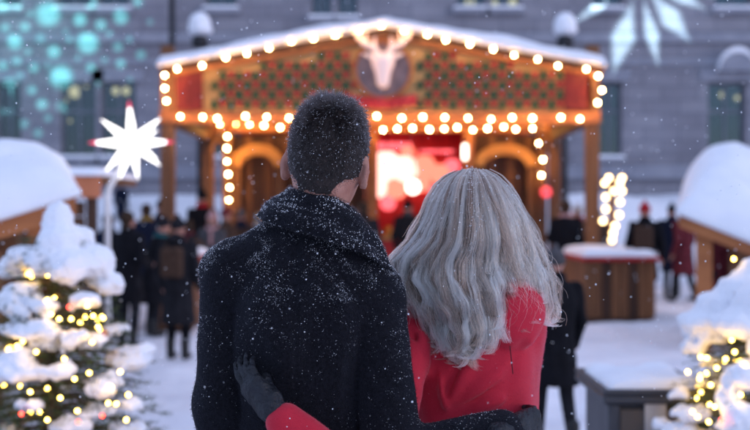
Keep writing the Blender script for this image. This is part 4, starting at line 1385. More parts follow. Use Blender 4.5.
person('dark visitor at the glowing counter, left of the fair hair', px_x(408, 19.6), 19.6, 1.80, -.2, CL['charcoal'], CL['jeans'], CL['black'])
person('visitor in a wine coat at the counter, half behind the fair hair', px_x(428, 20.2), 20.2, 1.66, .3, CL['wine'], CL['charcoal'], CL['hairb'], 'long')
person('large dark visitor between the two right posts of the stall', px_x(566, 17.2), 17.2, 1.78, -.3, CL['black'], CL['charcoal'], CL['hairb'], 'short', arm=.5)
person('visitor in a white hat between the right posts', px_x(578, 18.6), 18.6, 1.70, .8, CL['brown'], CL['jeans'], CL['white'])
person('man in a black coat and red hat behind the right counter', px_x(645, 16.2), 16.2, 1.72, -.35, CL['black'], CL['black'], CL['red'], coat_len=.55, stride=.10)
person('visitor in a wine coat walking in front of the right hut', px_x(684, 18.5), 18.5, 1.70, .5, CL['wine'], CL['charcoal'], CL['hairb'], 'short', stride=.16)
person('dark visitor standing just left of the right hut roof', px_x(672, 19.5), 19.5, 1.72, -.2, CL['navy'], CL['charcoal'], CL['black'])
person('visitor in dark red under the roof of the right hut', px_x(722, 14.0), 14.0, 1.50, .2, CL['wine'], CL['charcoal'], CL['charcoal'])
person('far visitor in brown seen between the posts and the lit column', px_x(597, 20.5), 20.5, 1.66, .2, CL['brown'], CL['charcoal'], CL['hairl'], 'long')


# ------------------------------------------------------------------ snow flakes resting on things
def flakes(name, pts, nrm, size, parent, m=None, lift=.4):
    """small irregular crystals, joined"""
    n = len(pts)
    base = np.array([(1, 0, 0), (-1, 0, 0), (0, 1, 0), (0, -1, 0), (0, 0, 1), (0, 0, -1)], float)
    tri = np.array([(0, 2, 4), (2, 1, 4), (1, 3, 4), (3, 0, 4), (2, 0, 5), (1, 2, 5), (3, 1, 5), (0, 3, 5)])
    sc = size[:, None, None] * rng.uniform(.5, 1.3, (n, 6, 1))
    th = rng.uniform(0, 2 * pi, n); ph = rng.uniform(0, pi, n)
    c, s = np.cos(th), np.sin(th); c2, s2 = np.cos(ph), np.sin(ph)
    Rz = np.zeros((n, 3, 3)); Rz[:, 0, 0] = c; Rz[:, 0, 1] = -s; Rz[:, 1, 0] = s; Rz[:, 1, 1] = c; Rz[:, 2, 2] = 1
    Rx = np.zeros((n, 3, 3)); Rx[:, 0, 0] = 1; Rx[:, 1, 1] = c2; Rx[:, 1, 2] = -s2; Rx[:, 2, 1] = s2; Rx[:, 2, 2] = c2
    V = np.einsum('nij,njk,vk->nvi', Rz, Rx, base) * sc + (pts + nrm * size[:, None] * lift)[:, None, :]
    F = (tri[None] + (np.arange(n) * 6)[:, None, None]).reshape(-1, 3)
    me = bpy.data.meshes.new(name)
    V = V.reshape(-1, 3)
    me.vertices.add(len(V)); me.vertices.foreach_set('co', V.astype(np.float32).ravel())
    me.loops.add(F.size); me.loops.foreach_set('vertex_index', F.ravel().astype(np.int32))
    me.polygons.add(len(F)); me.polygons.foreach_set('loop_start', np.arange(0, F.size, 3, dtype=np.int32))
    me.update(calc_edges=True)
    o = obj(name, me, m or M['flake'], parent)
    return tag(o, kind='stuff')


def curves(name, strands, radius, m, parent, tip=.25, tone=None):
    """strands: list of (n, 3) arrays; radius at the root"""
    hc = bpy.data.hair_curves.new(name)
    hc.add_curves([len(s) for s in strands])
    pos = np.concatenate(strands).astype(np.float32)
    hc.attributes['position'].data.foreach_set('vector', pos.ravel())
    ra = np.concatenate([radius * (1 - (1 - tip) * np.linspace(0, 1, len(s)) ** 2) for s in strands]).astype(np.float32)
    at_ = hc.attributes.get('radius') or hc.attributes.new('radius', 'FLOAT', 'POINT')
    at_.data.foreach_set('value', ra)
    if tone is not None:
        hc.attributes.new('tone', 'FLOAT', 'CURVE').data.foreach_set('value', np.asarray(tone, np.float32))
    hc.materials.append(m)
    o = link(bpy.data.objects.new(name, hc))
    o.parent = parent
    o.location = -origin_of(parent)
    return o


# ------------------------------------------------------------------ the man
def rotm(ax, a):
    return np.array(Matrix.Rotation(a, 3, ax), np.float32)


HC = np.array((-.098, 2.20, 1.726), np.float32)      # head centre
HR = (rotm('Y', radians(7.5)) @ rotm('Z', radians(-11))).astype(np.float32)          # lean towards her


def h_loc(P): return (P - HC) @ HR       # world -> head space
def h_w(q): return q @ HR.T + HC


def man_head(q):
    d = s_ell(q, (0, -.004, .010), (.0785, .098, .101))
    d = smin(d, s_ell(q, (0, .012, -.036), (.063, .080, .072)), .04)
    d = smin(d, s_ell(q, (0, .048, -.082), (.050, .052, .045)), .03)            # jaw
    d = smin(d, s_ell(q, (0, .090, -.105), (.022, .018, .018)), .02)             # chin
    d = smin(d, s_cone(q, (0, .094, -.005), (0, .118, -.042), .009, .014), .012)  # nose
    d = smin(d, s_ell(q, (0, .086, .022), (.050, .014, .012)), .014)             # brow
    d = smin(d, s_ell(q, (0, .093, -.072), (.024, .010, .009)), .008)            # lips
    for s in (-1, 1):
        d = smax(d, -s_ell(q, (.032 * s, .104, .002), (.018, .018, .011)), .010)  # eye sockets
        d = smin(d, s_ell(q, (.032 * s, .086, .000), (.014, .013, .011)), .003)   # eyeballs
        qe = (q - np.array((.084 * s, -.006, -.032), np.float32)) @ rotm('Z', radians(24 * s))
        qe = qe @ rotm('X', radians(-12))
        ear = s_ell(qe, (0, 0, 0), (.0085, .021, .034))
        ear = smin(ear, s_ell(qe, (0, .004, -.027), (.007, .010, .012)), .008)
        ear = smax(ear, -s_ell(qe, (.008 * s, .004, .002), (.008, .011, .020)), .005)
        d = smin(d, ear, .006)
    d = smin(d, s_cone(q, (0, -.016, -.070), (0.005, -.010, -.22), .053, .066), .03)   # neck
    d = smin(d, s_ell(q, (0, -.052, -.060), (.044, .028, .05)), .025)
    return d


L_SH, L_EL, L_WR = (-.302, 2.20, 1.466), (-.320, 2.165, 1.20), (-.300, 2.20, .97)
R_SH, R_EL, R_WR = (-.008, 2.19, 1.420), (.040, 2.115, 1.10), (.262, 2.15, 1.145)
TZ = [.70, .95, 1.15, 1.30, 1.42, 1.50, 1.56]
TCX = [-.155, -.155, -.155, -.156, -.150, -.135, -.115]
TCY = [2.21, 2.21, 2.21, 2.205, 2.20, 2.20, 2.20]
TA = [.215, .186, .158, .163, .160, .135, .085]
TB = [.165, .140, .128, .138, .132, .105, .075]


def man_body(P):
    d = man_head(h_loc(P))
    d = smin(d, s_loft(P, TZ, TCX, TCY, [a - .028 for a in TA], [b - .026 for b in TB], .84, 1.55, .03), .03)
    for s, e, w in ((L_SH, L_EL, L_WR), (R_SH, R_EL, R_WR)):
        d = smin(d, smin(s_cone(P, s, e, .050, .040), s_cone(P, e, w, .040, .028), .02), .03)
    for sx in (-1, 1):
        h = np.array((-.155 + sx * .09, 2.21, .92)); k = np.array((-.155 + sx * .10, 2.23, .50)); a = np.array((-.155 + sx * .11, 2.20, .09))
        d = smin(d, smin(s_cone(P, h, k, .085, .056), s_cone(P, k, a, .056, .040), .03), .05)
    return d


man = obj('person', sdf_mesh('person', man_body, (-.46, 1.95, 0.03), (.36, 2.45, 1.90), .0085), M['skin'])
tag(man, 'man with short dark hair in a snow-flecked black wool overcoat, seen from behind', 'person')


def wool(name, c, c2):
    m = mat(name, c, .95, c2, 160.0, .55, 420.0, sheen=.07, spec=.08)
    m.node_tree.nodes['Principled BSDF'].inputs['Sheen Tint'].default_value = (.55, .6, .8, 1)
    return m


M['wool'] = wool('black_wool', (.005, .005, .007), (.011, .011, .015))


def crease(P, a, b, w, amp):
    t, d = seg_t(P, a, b)
    return amp * np.exp(-(d / w) ** 2) * np.sin(np.clip(t, 0, 1) * pi * .9 + .15)


def bk(px, py, d=2.07): return at(px, py, d)


MAN_FOLDS = [  # a, b, width, height (+ is proud)
    (bk(338, 268), bk(392, 286), .016, .010), (bk(345, 284), bk(396, 302), .013, .008), (bk(330, 290), bk(372, 322), .018, .008), (bk(356, 300), bk(404, 330), .012, -.010),
    (bk(352, 278), bk(398, 294), .009, -.010), (bk(236, 268), bk(252, 340), .022, .008), (bk(224, 262), bk(232, 330), .012, -.010), (bk(262, 300), bk(300, 390), .035, .010),
    (bk(318, 310), bk(300, 400), .030, -.008), (bk(348, 330), bk(338, 430), .022, .010), (bk(366, 330), bk(362, 430), .014, -.012), (bk(382, 350), bk(420, 372), .014, .008),
    (bk(376, 372), bk(424, 392), .012, -.008), (bk(380, 392), bk(425, 404), .012, .008), (bk(205, 330), bk(222, 352), .014, .006), (bk(202, 360), bk(224, 372), .012, -.006), (bk(290, 250), bk(285, 330), .02, -.005), (bk(280, 240), bk(350, 262), .02, .006)]


def man_coat(P):
    d = s_loft(P, TZ, TCX, TCY, TA, TB, .72, 1.575, .03)
    # shoulder line
    d = smin(d, s_cone(P, (-.150, 2.205, 1.562), L_SH, .060, .060), .05)
    d = smin(d, s_cone(P, (-.095, 2.205, 1.515), R_SH, .062, .064), .045)
    dl = smin(s_cone(P, L_SH, L_EL, .064, .056), s_cone(P, L_EL, L_WR, .056, .046), .02)
    dr = smin(s_cone(P, R_SH, R_EL, .068, .058), s_cone(P, R_EL, R_WR, .058, .046), .02)
    kk_ = .006 + .034 * np.clip((P[:, 2] - 1.38) / .12, 0, 1)
    d = smin(d, dl, kk_)
    d = smin(d, dr, kk_)
    for a, b, w, h in MAN_FOLDS:
        d = d - crease(P, a, b, w, h * 1.5)
    d = d - .0035 * nz(P, 26, 1) - .0018 * nz(P, 60, 2)
    for a, b in ((bk(236, 222), bk(227, 250)), (bk(227, 250), bk(226, 300)), (bk(226, 300), bk(233, 335)), (bk(372, 258), bk(366, 290)), (bk(366, 290), bk(368, 345))):
        d = d + .0045 * np.exp(-(seg_t(P, a, b)[1] / .0065) ** 2)
    # back seam and vent
    d = d + .003 * np.exp(-((P[:, 0] + .158) / .005) ** 2) * (P[:, 1] < 2.2)
    d = np.maximum(d, -s_cone(P, (-.105, 2.205, 1.50), (-.10, 2.20, 1.75), .068, .070))
    return d


coat = obj('coat', sdf_mesh('coat', man_coat, (-.48, 1.95, .66), (.40, 2.46, 1.68), .0065), M['wool'], man)

# collar: turned up, sloping down towards the right
PH = np.radians(np.linspace(-150, 150, 61))
zt_k = np.interp(np.degrees(PH), [-150, -90, -45, 0, 45, 90, 150], [1.62, 1.648, 1.646, 1.636, 1.612, 1.575, 1.52])
zb_k = np.interp(np.degrees(PH), [-150, -90, -45, 0, 45, 90, 150], [1.53, 1.592, 1.572, 1.548, 1.508, 1.452, 1.36])
rt_k = np.interp(np.degrees(PH), [-150, -90, 0, 90, 150], [.075, .080, .083, .082, .08])
rb_k = np.interp(np.degrees(PH), [-150, -90, -45, 0, 45, 90, 150], [.13, .150, .140, .130, .142, .150, .15])
cxk = np.interp(np.degrees(PH), [-150, 0, 150], [-.104, -.106, -.104])
v = []; f = []
NS = 13
for i, ph in enumerate(PH):
    dx_, dy_ = sin(ph), -cos(ph)
    prof = []
    wob = .004 * sin(ph * 5 + 1) + .003 * sin(ph * 11)
    for t in np.linspace(0, 1, 7):            # outside, hem to roll
        r = rb_k[i] + (rt_k[i] - rb_k[i]) * t + .007 * sin(pi * t) + wob * (1 - t) + .004 * sin(t * 9 + ph * 2)
        prof.append((r, zb_k[i] + (zt_k[i] - zb_k[i]) * t + .003 * sin(ph * 7) * t))
    prof.append((rt_k[i] - .007, zt_k[i] + .005))
    for t in np.linspace(.92, 0, 5):          # inside
        r = rb_k[i] + (rt_k[i] - rb_k[i]) * t - .016
        prof.append((r, zb_k[i] + (zt_k[i] - zb_k[i]) * t + .002))
    for r, z in prof:
        v.append((cxk[i] + dx_ * r, 2.203 + dy_ * r * .98, z))
for i in range(len(PH) - 1):
    for k in range(NS):
        a, b = i * NS + k, i * NS + (k + 1) % NS
        f.append((a, b, b + NS, a + NS))
f.append(tuple(range(NS)[::-1])); f.append(tuple((len(PH) - 1) * NS + k for k in range(NS)))
bmc = bmesh.new(); tmp = mesh('collar', v, f); bmc.from_mesh(tmp); bmesh.ops.recalc_face_normals(bmc, faces=bmc.faces); bmc.to_mesh(tmp); bmc.free()
collar = obj('collar', tmp, M['wool'], man, smooth=True)
sm = collar.modifiers.new('subdivision', 'SUBSURF'); sm.levels = 1; sm.render_levels = 1

# trousers and shoes (below the frame)
def man_legs(P):
    d = np.full(len(P), 9.0, np.float32)
    for sx in (-1, 1):
        h = np.array((-.155 + sx * .09, 2.21, .92)); k = np.array((-.155 + sx * .10, 2.23, .50)); a = np.array((-.155 + sx * .11, 2.20, .10))
        d = smin(d, smin(s_cone(P, h, k, .100, .076), s_cone(P, k, a, .076, .066), .03), .04)
    return np.maximum(d, P[:, 2] - .98)


obj('trousers', sdf_mesh('trousers', man_legs, (-.46, 1.95, 0), (.16, 2.46, 1.02), .014), CL['charcoal'], man)
for sx in (-1, 1):
    a = np.array((-.155 + sx * .11, 2.20, .06), np.float32)
    obj('shoe', sdf_mesh('shoe', lambda P: np.maximum(smin(s_cone(P, a + (0, -.02, 0), a + (0, .17, -.012), .055, .044), s_cone(P, a, a + (0, 0, .06), .052, .048), .03), .006 - P[:, 2]), a - np.array((.1, .12, .08)), a + np.array((.1, .28, .16)), .011), CL['boot'], man)


def glove(name, wrist, fwd, up_n, parent, m, curl=.25, thumb_side=1, scale=1.0, tuck=1.0):
    """hand with five fingers; fwd: towards the fingertips, up_n: out of the back of the hand"""
    fwd = np.array(fwd, float); fwd /= np.linalg.norm(fwd)
    n_ = np.array(up_n, float); n_ -= fwd * (n_ @ fwd); n_ /= np.linalg.norm(n_)
    side = np.cross(fwd, n_)
    W = np.array(wrist, float)

    def X(a, b, c): return (W + (fwd * a + side * b + n_ * c) * scale).astype(np.float32)
    fs = [(-.024, .078, .0090), (-.008, .088, .0095), (.008, .083, .0092), (.023, .064, .0083)]

    def f(P):
        d = s_cone(P, X(-.06, 0, 0), X(.0, 0, 0), .030 * scale, .028 * scale)
        palm = smin(s_cone(P, X(.02, -.018, 0), X(.078, -.022, 0), .019 * scale, .015 * scale), s_cone(P, X(.02, .016, 0), X(.074, .021, 0), .020 * scale, .015 * scale), .02)
        palm = smin(palm, s_cone(P, X(.01, 0, 0), X(.08, 0, .002), .021 * scale, .017 * scale), .02)
        d = smin(d, palm, .02)
        for k, (o_, L, r) in enumerate(fs):
            a0 = X(.078, o_, 0)
            c1 = curl * (1 + .15 * k); c2 = c1 * 2.1; c3 = c1 * 3.0
            p1 = a0 + ((fwd * cos(c1) - n_ * sin(c1) + side * o_ * .6) * L * .48 * scale)
            p2 = p1 + ((fwd * cos(c2) - n_ * sin(c2) + side * o_ * .1) * L * .32 * scale)
            p3 = p2 + ((fwd * cos(c3) - n_ * sin(c3)) * L * .24 * scale)
            fd = np.minimum(np.minimum(s_cone(P, a0, p1, r * 1.06 * scale, r * scale), s_cone(P, p1, p2, r * scale, r * .94 * scale)), s_cone(P, p2, p3, r * .94 * scale, r * .8 * scale))
            d = smin(d, fd, .004)
        t0 = X(.018, -.026 * thumb_side, -.004); t1 = X(.055, -.056 * thumb_side * tuck, -.010 - .03 * (1 - tuck)); t2 = X(.082, -.060 * thumb_side * tuck, -.018 - .04 * (1 - tuck))
        d = smin(d, np.minimum(s_cone(P, t0, t1, .015 * scale, .0115 * scale), s_cone(P, t1, t2, .0115 * scale, .0095 * scale)), .008)
        return d + .0022 * np.abs(nz(P, 95, 2)) + .0010 * nz(P, 230, 4)
    ctr = W + fwd * .06 * scale
    return obj(name, sdf_mesh(name, f, ctr - .16 * scale, ctr + .16 * scale, .0036), m, parent)


M['leather'] = mat('dark_leather', (.009, .011, .017), .48, (.004, .005, .008), 30.0, .7, 70.0, spec=.35)
glove('glove', np.array(R_WR) + np.array((.025, .006, .002)), (.62, .75, .02), (.75, -.62, .1), man, M['leather'], curl=.42, thumb_side=-1)
glove('glove', np.array(L_WR) + np.array((.004, .01, -.03)), (.05, .15, -1), (-1, 0, 0), man, M['leather'], curl=.3, thumb_side=1)

# man's hair
def hair_limit(q):
    """>0 inside the hairline (head space)"""
    x_, y_, z_ = q[:, 0], q[:, 1], q[:, 2]
    side = np.abs(x_) / .08
    low = np.where(y_ < .0, -.102 + .055 * np.clip((y_ + .075) / .075, 0, 1), np.where(y_ < .045, -.035 + .01 * 0 + .03 * np.clip(y_ / .045, 0, 1), .045 + .2 * (y_ - .045)))
    pinch = np.clip((np.abs(x_) - .034) / .02, 0, 1) * np.clip((-.045 - z_) / .03, 0, 1) * (y_ < .0)
    return z_ - low - .05 * pinch


cap_f = lambda P: np.maximum(man_scalp(h_loc(P)) - .0022, .012 + .004 * nz(P, 260, 3) + .002 * nz(P, 600, 5) - hair_limit(h_loc(P)))


def man_scalp(q):
    d = s_ell(q, (0, -.004, .010), (.0785, .098, .101))
    d = smin(d, s_ell(q, (0, .012, -.036), (.063, .080, .072)), .04)
    d = smin(d, s_cone(q, (0, -.016, -.070), (0.005, -.010, -.22), .053, .066), .03)
    return smin(d, s_ell(q, (0, -.052, -.060), (.044, .028, .05)), .025)


root_me = sdf_mesh('roots', lambda P: np.maximum(man_scalp(h_loc(P)) - .001, -hair_limit(h_loc(P)) - .016), HC - .16, HC + .16, .005)
cap = obj('hair_cap', sdf_mesh('hair_cap', cap_f, HC - .16, HC + .16, .006), M['scalp'], man)
co, no = verts_normals(root_me)
ql = h_loc(co); nl = no @ HR
ok = (np.abs(man_scalp(ql)) < .006)
co, no, ql, nl = co[ok], no[ok], ql[ok], nl[ok]
NH = 21000
fade = np.clip((hair_limit(ql) + .018) / .030, 0.02, 1) ** 1.2
pick = rng.choice(len(co), NH, p=fade / fade.sum())
strands = []
q0 = ql[pick] + rng.normal(0, .0022, (NH, 3)); n0 = nl[pick]
hgt = hair_limit(q0)
topness = np.clip((q0[:, 2] - .015) / .07, 0, 1)
length = .0018 + .0055 * np.clip(hgt / .09, 0, 1) + .012 * topness ** 1.3 * np.clip(1.25 - np.abs(q0[:, 0]) / .075, .3, 1)
length *= np.where((np.abs(q0[:, 0]) > .055) & (q0[:, 2] < .01), .6, 1.0)
length *= rng.uniform(.6, 1.3, NH) * (1 + .35 * nz(q0.astype(np.float32), 120, 2) + .3 * nz(q0.astype(np.float32), 50, 6) * topness)
whorl = np.array((.01, -.06, .09))
tang = q0 - whorl; tang -= n0 * (tang * n0).sum(1)[:, None]; tang /= (np.linalg.norm(tang, axis=1)[:, None] + 1e-6)
clump = np.stack([np.sin(q0[:, 0] * 190 + 4 * np.sin(q0[:, 1] * 90)), np.sin(q0[:, 1] * 170 + 3 * np.sin(q0[:, 2] * 80)), np.sin(q0[:, 2] * 160 + 3 * np.sin(q0[:, 0] * 110))], 1)
dirh = n0 * 1.0 + tang * .55 + clump * .30 + rng.normal(0, .25, (NH, 3)) + np.array((0, .1, -.15)) * (1 - topness)[:, None]
dirh /= np.linalg.norm(dirh, axis=1)[:, None]
bend = tang * .35 + rng.normal(0, .25, (NH, 3))
for i in range(NH):
    t = np.linspace(0, 1, 5)[:, None]
    s = q0[i] - n0[i] * .001 + dirh[i] * length[i] * t + bend[i] * length[i] * t * t * .6
    strands.append(h_w(s.astype(np.float32)))
M['hair_dark'] = hair_mat('dark_hair', [(.005, .004, .004), (.012, .009, .009), (.03, .024, .023)], .34, .8, ior=1.4)
curves('hair', strands, .00038, M['hair_dark'], man, .35)
# snow caught in it
tips_ = np.array([s[-1] for s in strands]); sel = rng.random(NH) < .08 * (.25 + .75 * (q0[:, 2] > -.02))
tp = tips_[sel]
flakes('hair_snow', tp, no[pick][sel], rng.uniform(.0003, .0007, len(tp)), man)
sel = rng.random(NH) < .03
mid_ = np.array([s[3] for s in strands])[sel]
flakes('hair_snow', mid_, no[pick][sel], rng.uniform(.0006, .0011, len(mid_)), man)

# wool nap
def nap(name, me, n, L, r, m, parent, keep=None):
    co, no = verts_normals(me)
    i = rng.integers(0, len(co), n)
    p = co[i] + rng.normal(0, .003, (n, 3)); q = no[i]
    p = p - q * ((p - co[i]) * q).sum(1)[:, None]
    if keep is not None:
        k = keep(p); p, q = p[k], q[k]
    d1 = q * .75 + rng.normal(0, .55, q.shape) + np.array((0, 0, -.35)); d1 /= np.linalg.norm(d1, axis=1)[:, None]
    d2 = d1 + rng.normal(0, .6, q.shape)
    ln = rng.uniform(.5, 1.2, (len(p), 1)) * L
    A = np.stack([p - q * .0004, p + d1 * ln * .5, p + d1 * ln * .5 + d2 * ln * .45], 1)
    return curves(name, list(A), r, m, parent, .5)


M['nap'] = hair_mat('wool_nap', [(.003, .003, .004), (.008, .008, .011), (.03, .031, .042)], .5, .9, ior=1.2)
nap('wool_nap', coat.data, 90000, .0040, .00016, M['nap'], man, lambda p: (p[:, 2] > 1.02) & (p[:, 1] < 2.28))
nap('wool_nap', collar.data, 16000, .0040, .00016, M['nap'], man)

# snow on coat and collar
def dust(me, n, keep, smin_, smax_):
    co, no = verts_normals(me)
    i = rng.integers(0, len(co), n)
    p = co[i] + rng.normal(0, .003, (n, 3)).astype(np.float32)
    # keep jitter in the surface
    p -= no[i] * ((p - co[i]) * no[i]).sum(1)[:, None]
    k = rng.random(n) < keep(p, no[i])
    p, q = p[k], no[i][k]
    return p, q, rng.uniform(smin_, smax_, len(p)) * rng.uniform(.6, 1.2, len(p))


def coat_keep(p, n):
    up = np.clip(n[:, 2] * .9 + .22, 0, 1)
    hi = np.clip((p[:, 2] - 1.10) / .42, 0, 1)
    patch = np.clip(.42 + .9 * nz(p, 42, 3) + .8 * nz(p, 110, 5) + .5 * nz(p, 240, 2), .03, 1.4)
    sh = np.exp(-(((p[:, 0] - at(352, 0, 2.07)[0]) / .08) ** 2 + ((p[:, 2] - at(0, 290, 2.07)[2]) / .05) ** 2))
    base = .012 + .11 * hi ** 2 * (.30 + up) + .95 * up ** 1.5 * hi + .24 * sh
    return base * patch * (p[:, 2] > .8)


p, q, s = dust(coat.data, 210000, coat_keep, .00030, .00072)
flakes('coat_snow', p, q, s, man)
p, q, s = dust(coat.data, 9000, coat_keep, .0008, .0014)
flakes('coat_snow', p, q, s, man)
cme = collar.data
co, no = verts_normals(cme)
n = 24000
fi = rng.integers(0, len(cme.polygons), n)
pts = []; nrs = []
for k in fi:
    pl = cme.polygons[k]
    w = rng.dirichlet(np.ones(len(pl.vertices)))
    pts.append(sum(w[j] * co[vi] for j, vi in enumerate(pl.vertices))); nrs.append(np.array(pl.normal))
pts = np.array(pts); nrs = np.array(nrs)
kp = (nrs[:, 1] < .4) & (rng.random(n) < (.12 + .55 * np.clip(nrs[:, 2], 0, 1)) * np.clip(.5 + .8 * nz(pts, 55, 4) + .7 * nz(pts, 160, 1), .05, 1.2))
flakes('collar_snow', pts[kp], nrs[kp], rng.uniform(.0003, .00085, kp.sum()) * rng.choice([1, 1, 1, 1.7], kp.sum()), man)

# ------------------------------------------------------------------ the woman
WD = 2.37
WH = np.array((.214, WD, 1.570), np.float32)
W_LSH, W_LEL, W_LWR = (.078, 2.34, 1.345), (.015, 2.045, 1.045), (-.178, 2.012, 1.195)
W_RSH, W_REL, W_RWR = (.330, 2.38, 1.345), (.345, 2.50, 1.08), (.25, 2.66, 1.12)
WZ = [.86, 1.00, 1.12, 1.25, 1.35, 1.42, 1.46]
WCX = [.216, .216, .216, .214, .212, .212, .214]
WCY = [2.38, 2.38, 2.38, 2.375, 2.375, 2.375, 2.375]
WA = [.178, .168, .158, .160, .150, .105, .07]
WB = [.135, .125, .112, .120, .115, .090, .07]


def w_head(P):
    q = P - WH
    d = s_ell(q, (0, -.004, .010), (.073, .092, .097))
    d = smin(d, s_ell(q, (0, .035, -.060), (.050, .058, .060)), .04)
    d = smin(d, s_ell(q, (0, .080, -.098), (.018, .015, .015)), .02)
    d = smin(d, s_cone(q, (0, .086, -.005), (0, .106, -.038), .008, .011), .012)
    d = smin(d, s_ell(q, (0, .085, -.066), (.021, .009, .009)), .008)
    for s in (-1, 1):
        d = smax(d, -s_ell(q, (.030 * s, .096, .002), (.017, .016, .010)), .010)
        d = smin(d, s_ell(q, (.030 * s, .079, .000), (.013, .012, .010)), .003)
        d = smin(d, s_ell(q, (.074 * s, 0, -.02), (.008, .018, .030)), .006)
    return smin(d, s_cone(q, (0, -.015, -.07), (0, -.005, -.20), .048, .052), .03)


def w_body(P):
    d = w_head(P)
    d = smin(d, s_loft(P, WZ, WCX, WCY, [a - .024 for a in WA], [b - .022 for b in WB], .84, 1.44, .03), .03)
    for s, e, w in ((W_LSH, W_LEL, W_LWR), (W_RSH, W_REL, W_RWR)):
        d = smin(d, smin(s_cone(P, s, e, .038, .032), s_cone(P, e, w, .032, .022), .02), .03)
    for sx in (-1, 1):
        h = np.array((.216 + sx * .085, 2.38, .90)); k = np.array((.216 + sx * .085, 2.40, .49)); a = np.array((.216 + sx * .09, 2.38, .09))
        d = smin(d, smin(s_cone(P, h, k, .080, .05), s_cone(P, k, a, .05, .035), .03), .05)
    return d


woman = obj('person', sdf_mesh('person', w_body, (-.26, 1.92, .03), (.46, 2.74, 1.72), .009), M['skin'])
tag(woman, 'woman with long wavy fair hair in a red jacket, seen from behind', 'person')
M['red_cloth'] = mat('red_jacket_cloth', (.50, .014, .036), .75, (.41, .010, .028), 6.0, .18, 380.0, sheen=.15, spec=.25)


def wb(px, py, d=2.26): return at(px, py, d)


W_FOLDS = [(wb(436, 372), wb(446, 412), .009, .012), (wb(430, 350), wb(441, 405), .007, -.008), (wb(448, 404), wb(476, 352), .010, .012), (wb(442, 404), wb(464, 356), .007, -.010), (wb(455, 410), wb(505, 368), .012, .008), (wb(452, 414), wb(500, 384), .008, -.006),
           (wb(470, 412), wb(528, 392), .010, .006), (wb(512, 345), wb(514, 375), .0025, -.004), (wb(420, 330), wb(430, 370), .010, .008), (wb(536, 340), wb(520, 400), .010, .007), (wb(524, 335), wb(508, 395), .012, -.005), (wb(405, 320), wb(425, 360), .008, -.006)]


def w_coat(P):
    d = s_loft(P, WZ, WCX, WCY, WA, WB, .88, 1.455, .03)
    d = smin(d, s_cone(P, (.19, 2.375, 1.42), W_LSH, .052, .052), .035)
    d = smin(d, s_cone(P, (.24, 2.375, 1.42), W_RSH, .052, .052), .035)
    for s, e, w in ((W_LSH, W_LEL, W_LWR), (W_RSH, W_REL, W_RWR)):
        d = smin(d, smin(s_cone(P, s, e, .054, .046), s_cone(P, e, w, .046, .036), .015), .022)
    # hood lying on the back
    d = smin(d, s_ell(P, (.285, 2.290, 1.382), (.090, .056, .086)), .005)
    d = smin(d, s_ell(P, (.170, 2.305, 1.385), (.085, .048, .075)), .006)
    for a, b, w, h in W_FOLDS:
        d = d - crease(P, a, b, w * 1.1, h * 2.1)
    d = d - .0045 * nz(P, 24, 7) - .003 * nz(P * np.array((1, 1, .45), np.float32), 48, 4) - .001 * nz(P, 70, 3)
    return np.maximum(d, -s_cone(P, (.214, 2.375, 1.40), (.214, 2.37, 1.6), .056, .058))


wcoat = obj('jacket', sdf_mesh('jacket', w_coat, (-.26, 1.92, .82), (.46, 2.74, 1.52), .0062), M['red_cloth'], woman)
obj('drawcord', MB().tube([wb(510, 346, 2.252), wb(511.5, 360, 2.250), wb(513, 374, 2.252)], .0012, 6).me('drawcord'), CL['wine'], woman)


def w_legs(P):
    d = np.full(len(P), 9.0, np.float32)
    for sx in (-1, 1):
        h = np.array((.216 + sx * .085, 2.38, .90)); k = np.array((.216 + sx * .085, 2.40, .49)); a = np.array((.216 + sx * .09, 2.38, .09))
        d = smin(d, smin(s_cone(P, h, k, .092, .060), s_cone(P, k, a, .060, .046), .03), .05)
    return np.maximum(d, P[:, 2] - .96)


obj('trousers', sdf_mesh('trousers', w_legs, (.0, 2.2, 0), (.45, 2.6, 1.0), .014), CL['jeans'], woman)
for sx in (-1, 1):
    a = np.array((.216 + sx * .09, 2.38, .055), np.float32)
    obj('boot', sdf_mesh('boot', lambda P: np.maximum(smin(s_cone(P, a + (0, -.02, 0), a + (0, .15, -.012), .05, .04), s_cone(P, a, a + (0, 0, .22), .055, .058), .03), .006 - P[:, 2]), a - np.array((.1, .12, .08)), a + np.array((.1, .26, .32)), .011), CL['boot'], woman)
tipd = at(228, 356, 2.055) - np.array(W_LWR)
glove('glove', np.array(W_LWR) + tipd / np.linalg.norm(tipd) * .028, tipd, (-.75, -1, .0), woman, M['leather'], curl=.24, thumb_side=-1, scale=.84, tuck=.15)
glove('glove', np.array(W_RWR), (-.8, .4, .1), (0, .3, 1), woman, M['leather'], curl=.4, thumb_side=-1, scale=.92)

M['red_nap'] = hair_mat('red_nap', [(.22, .006, .018), (.38, .012, .034), (.5, .03, .06)], .5, .9, ior=1.25)
nap('cloth_nap', wcoat.data, 50000, .0030, .00015, M['red_nap'], woman, lambda p: (p[:, 2] > 1.0) & (p[:, 1] < 2.42))

# long hair
LV = np.array([170, 176, 185, 200, 220, 240, 260, 280, 300, 320, 340, 362, 380], float)
HL = np.array([463, 449, 438, 428, 421, 412, 393, 390, 402, 412, 420, 430, 434], float)
HRr = np.array([483, 496, 507, 518, 528, 535, 543, 549, 552, 550, 541, 518, 503], float)
RB = np.array([.03, .065, .092, .116, .126, .130, .132, .138, .145, .148, .146, .142, .14], float)
M['hair_fair'] = hair_mat('ash_blonde_hair', [(.022, .016, .013), (.06, .043, .034), (.30, .17, .12), (.78, .50, .37), (1.0, .80, .66)], .30, .5, tone=True, ior=1.48)


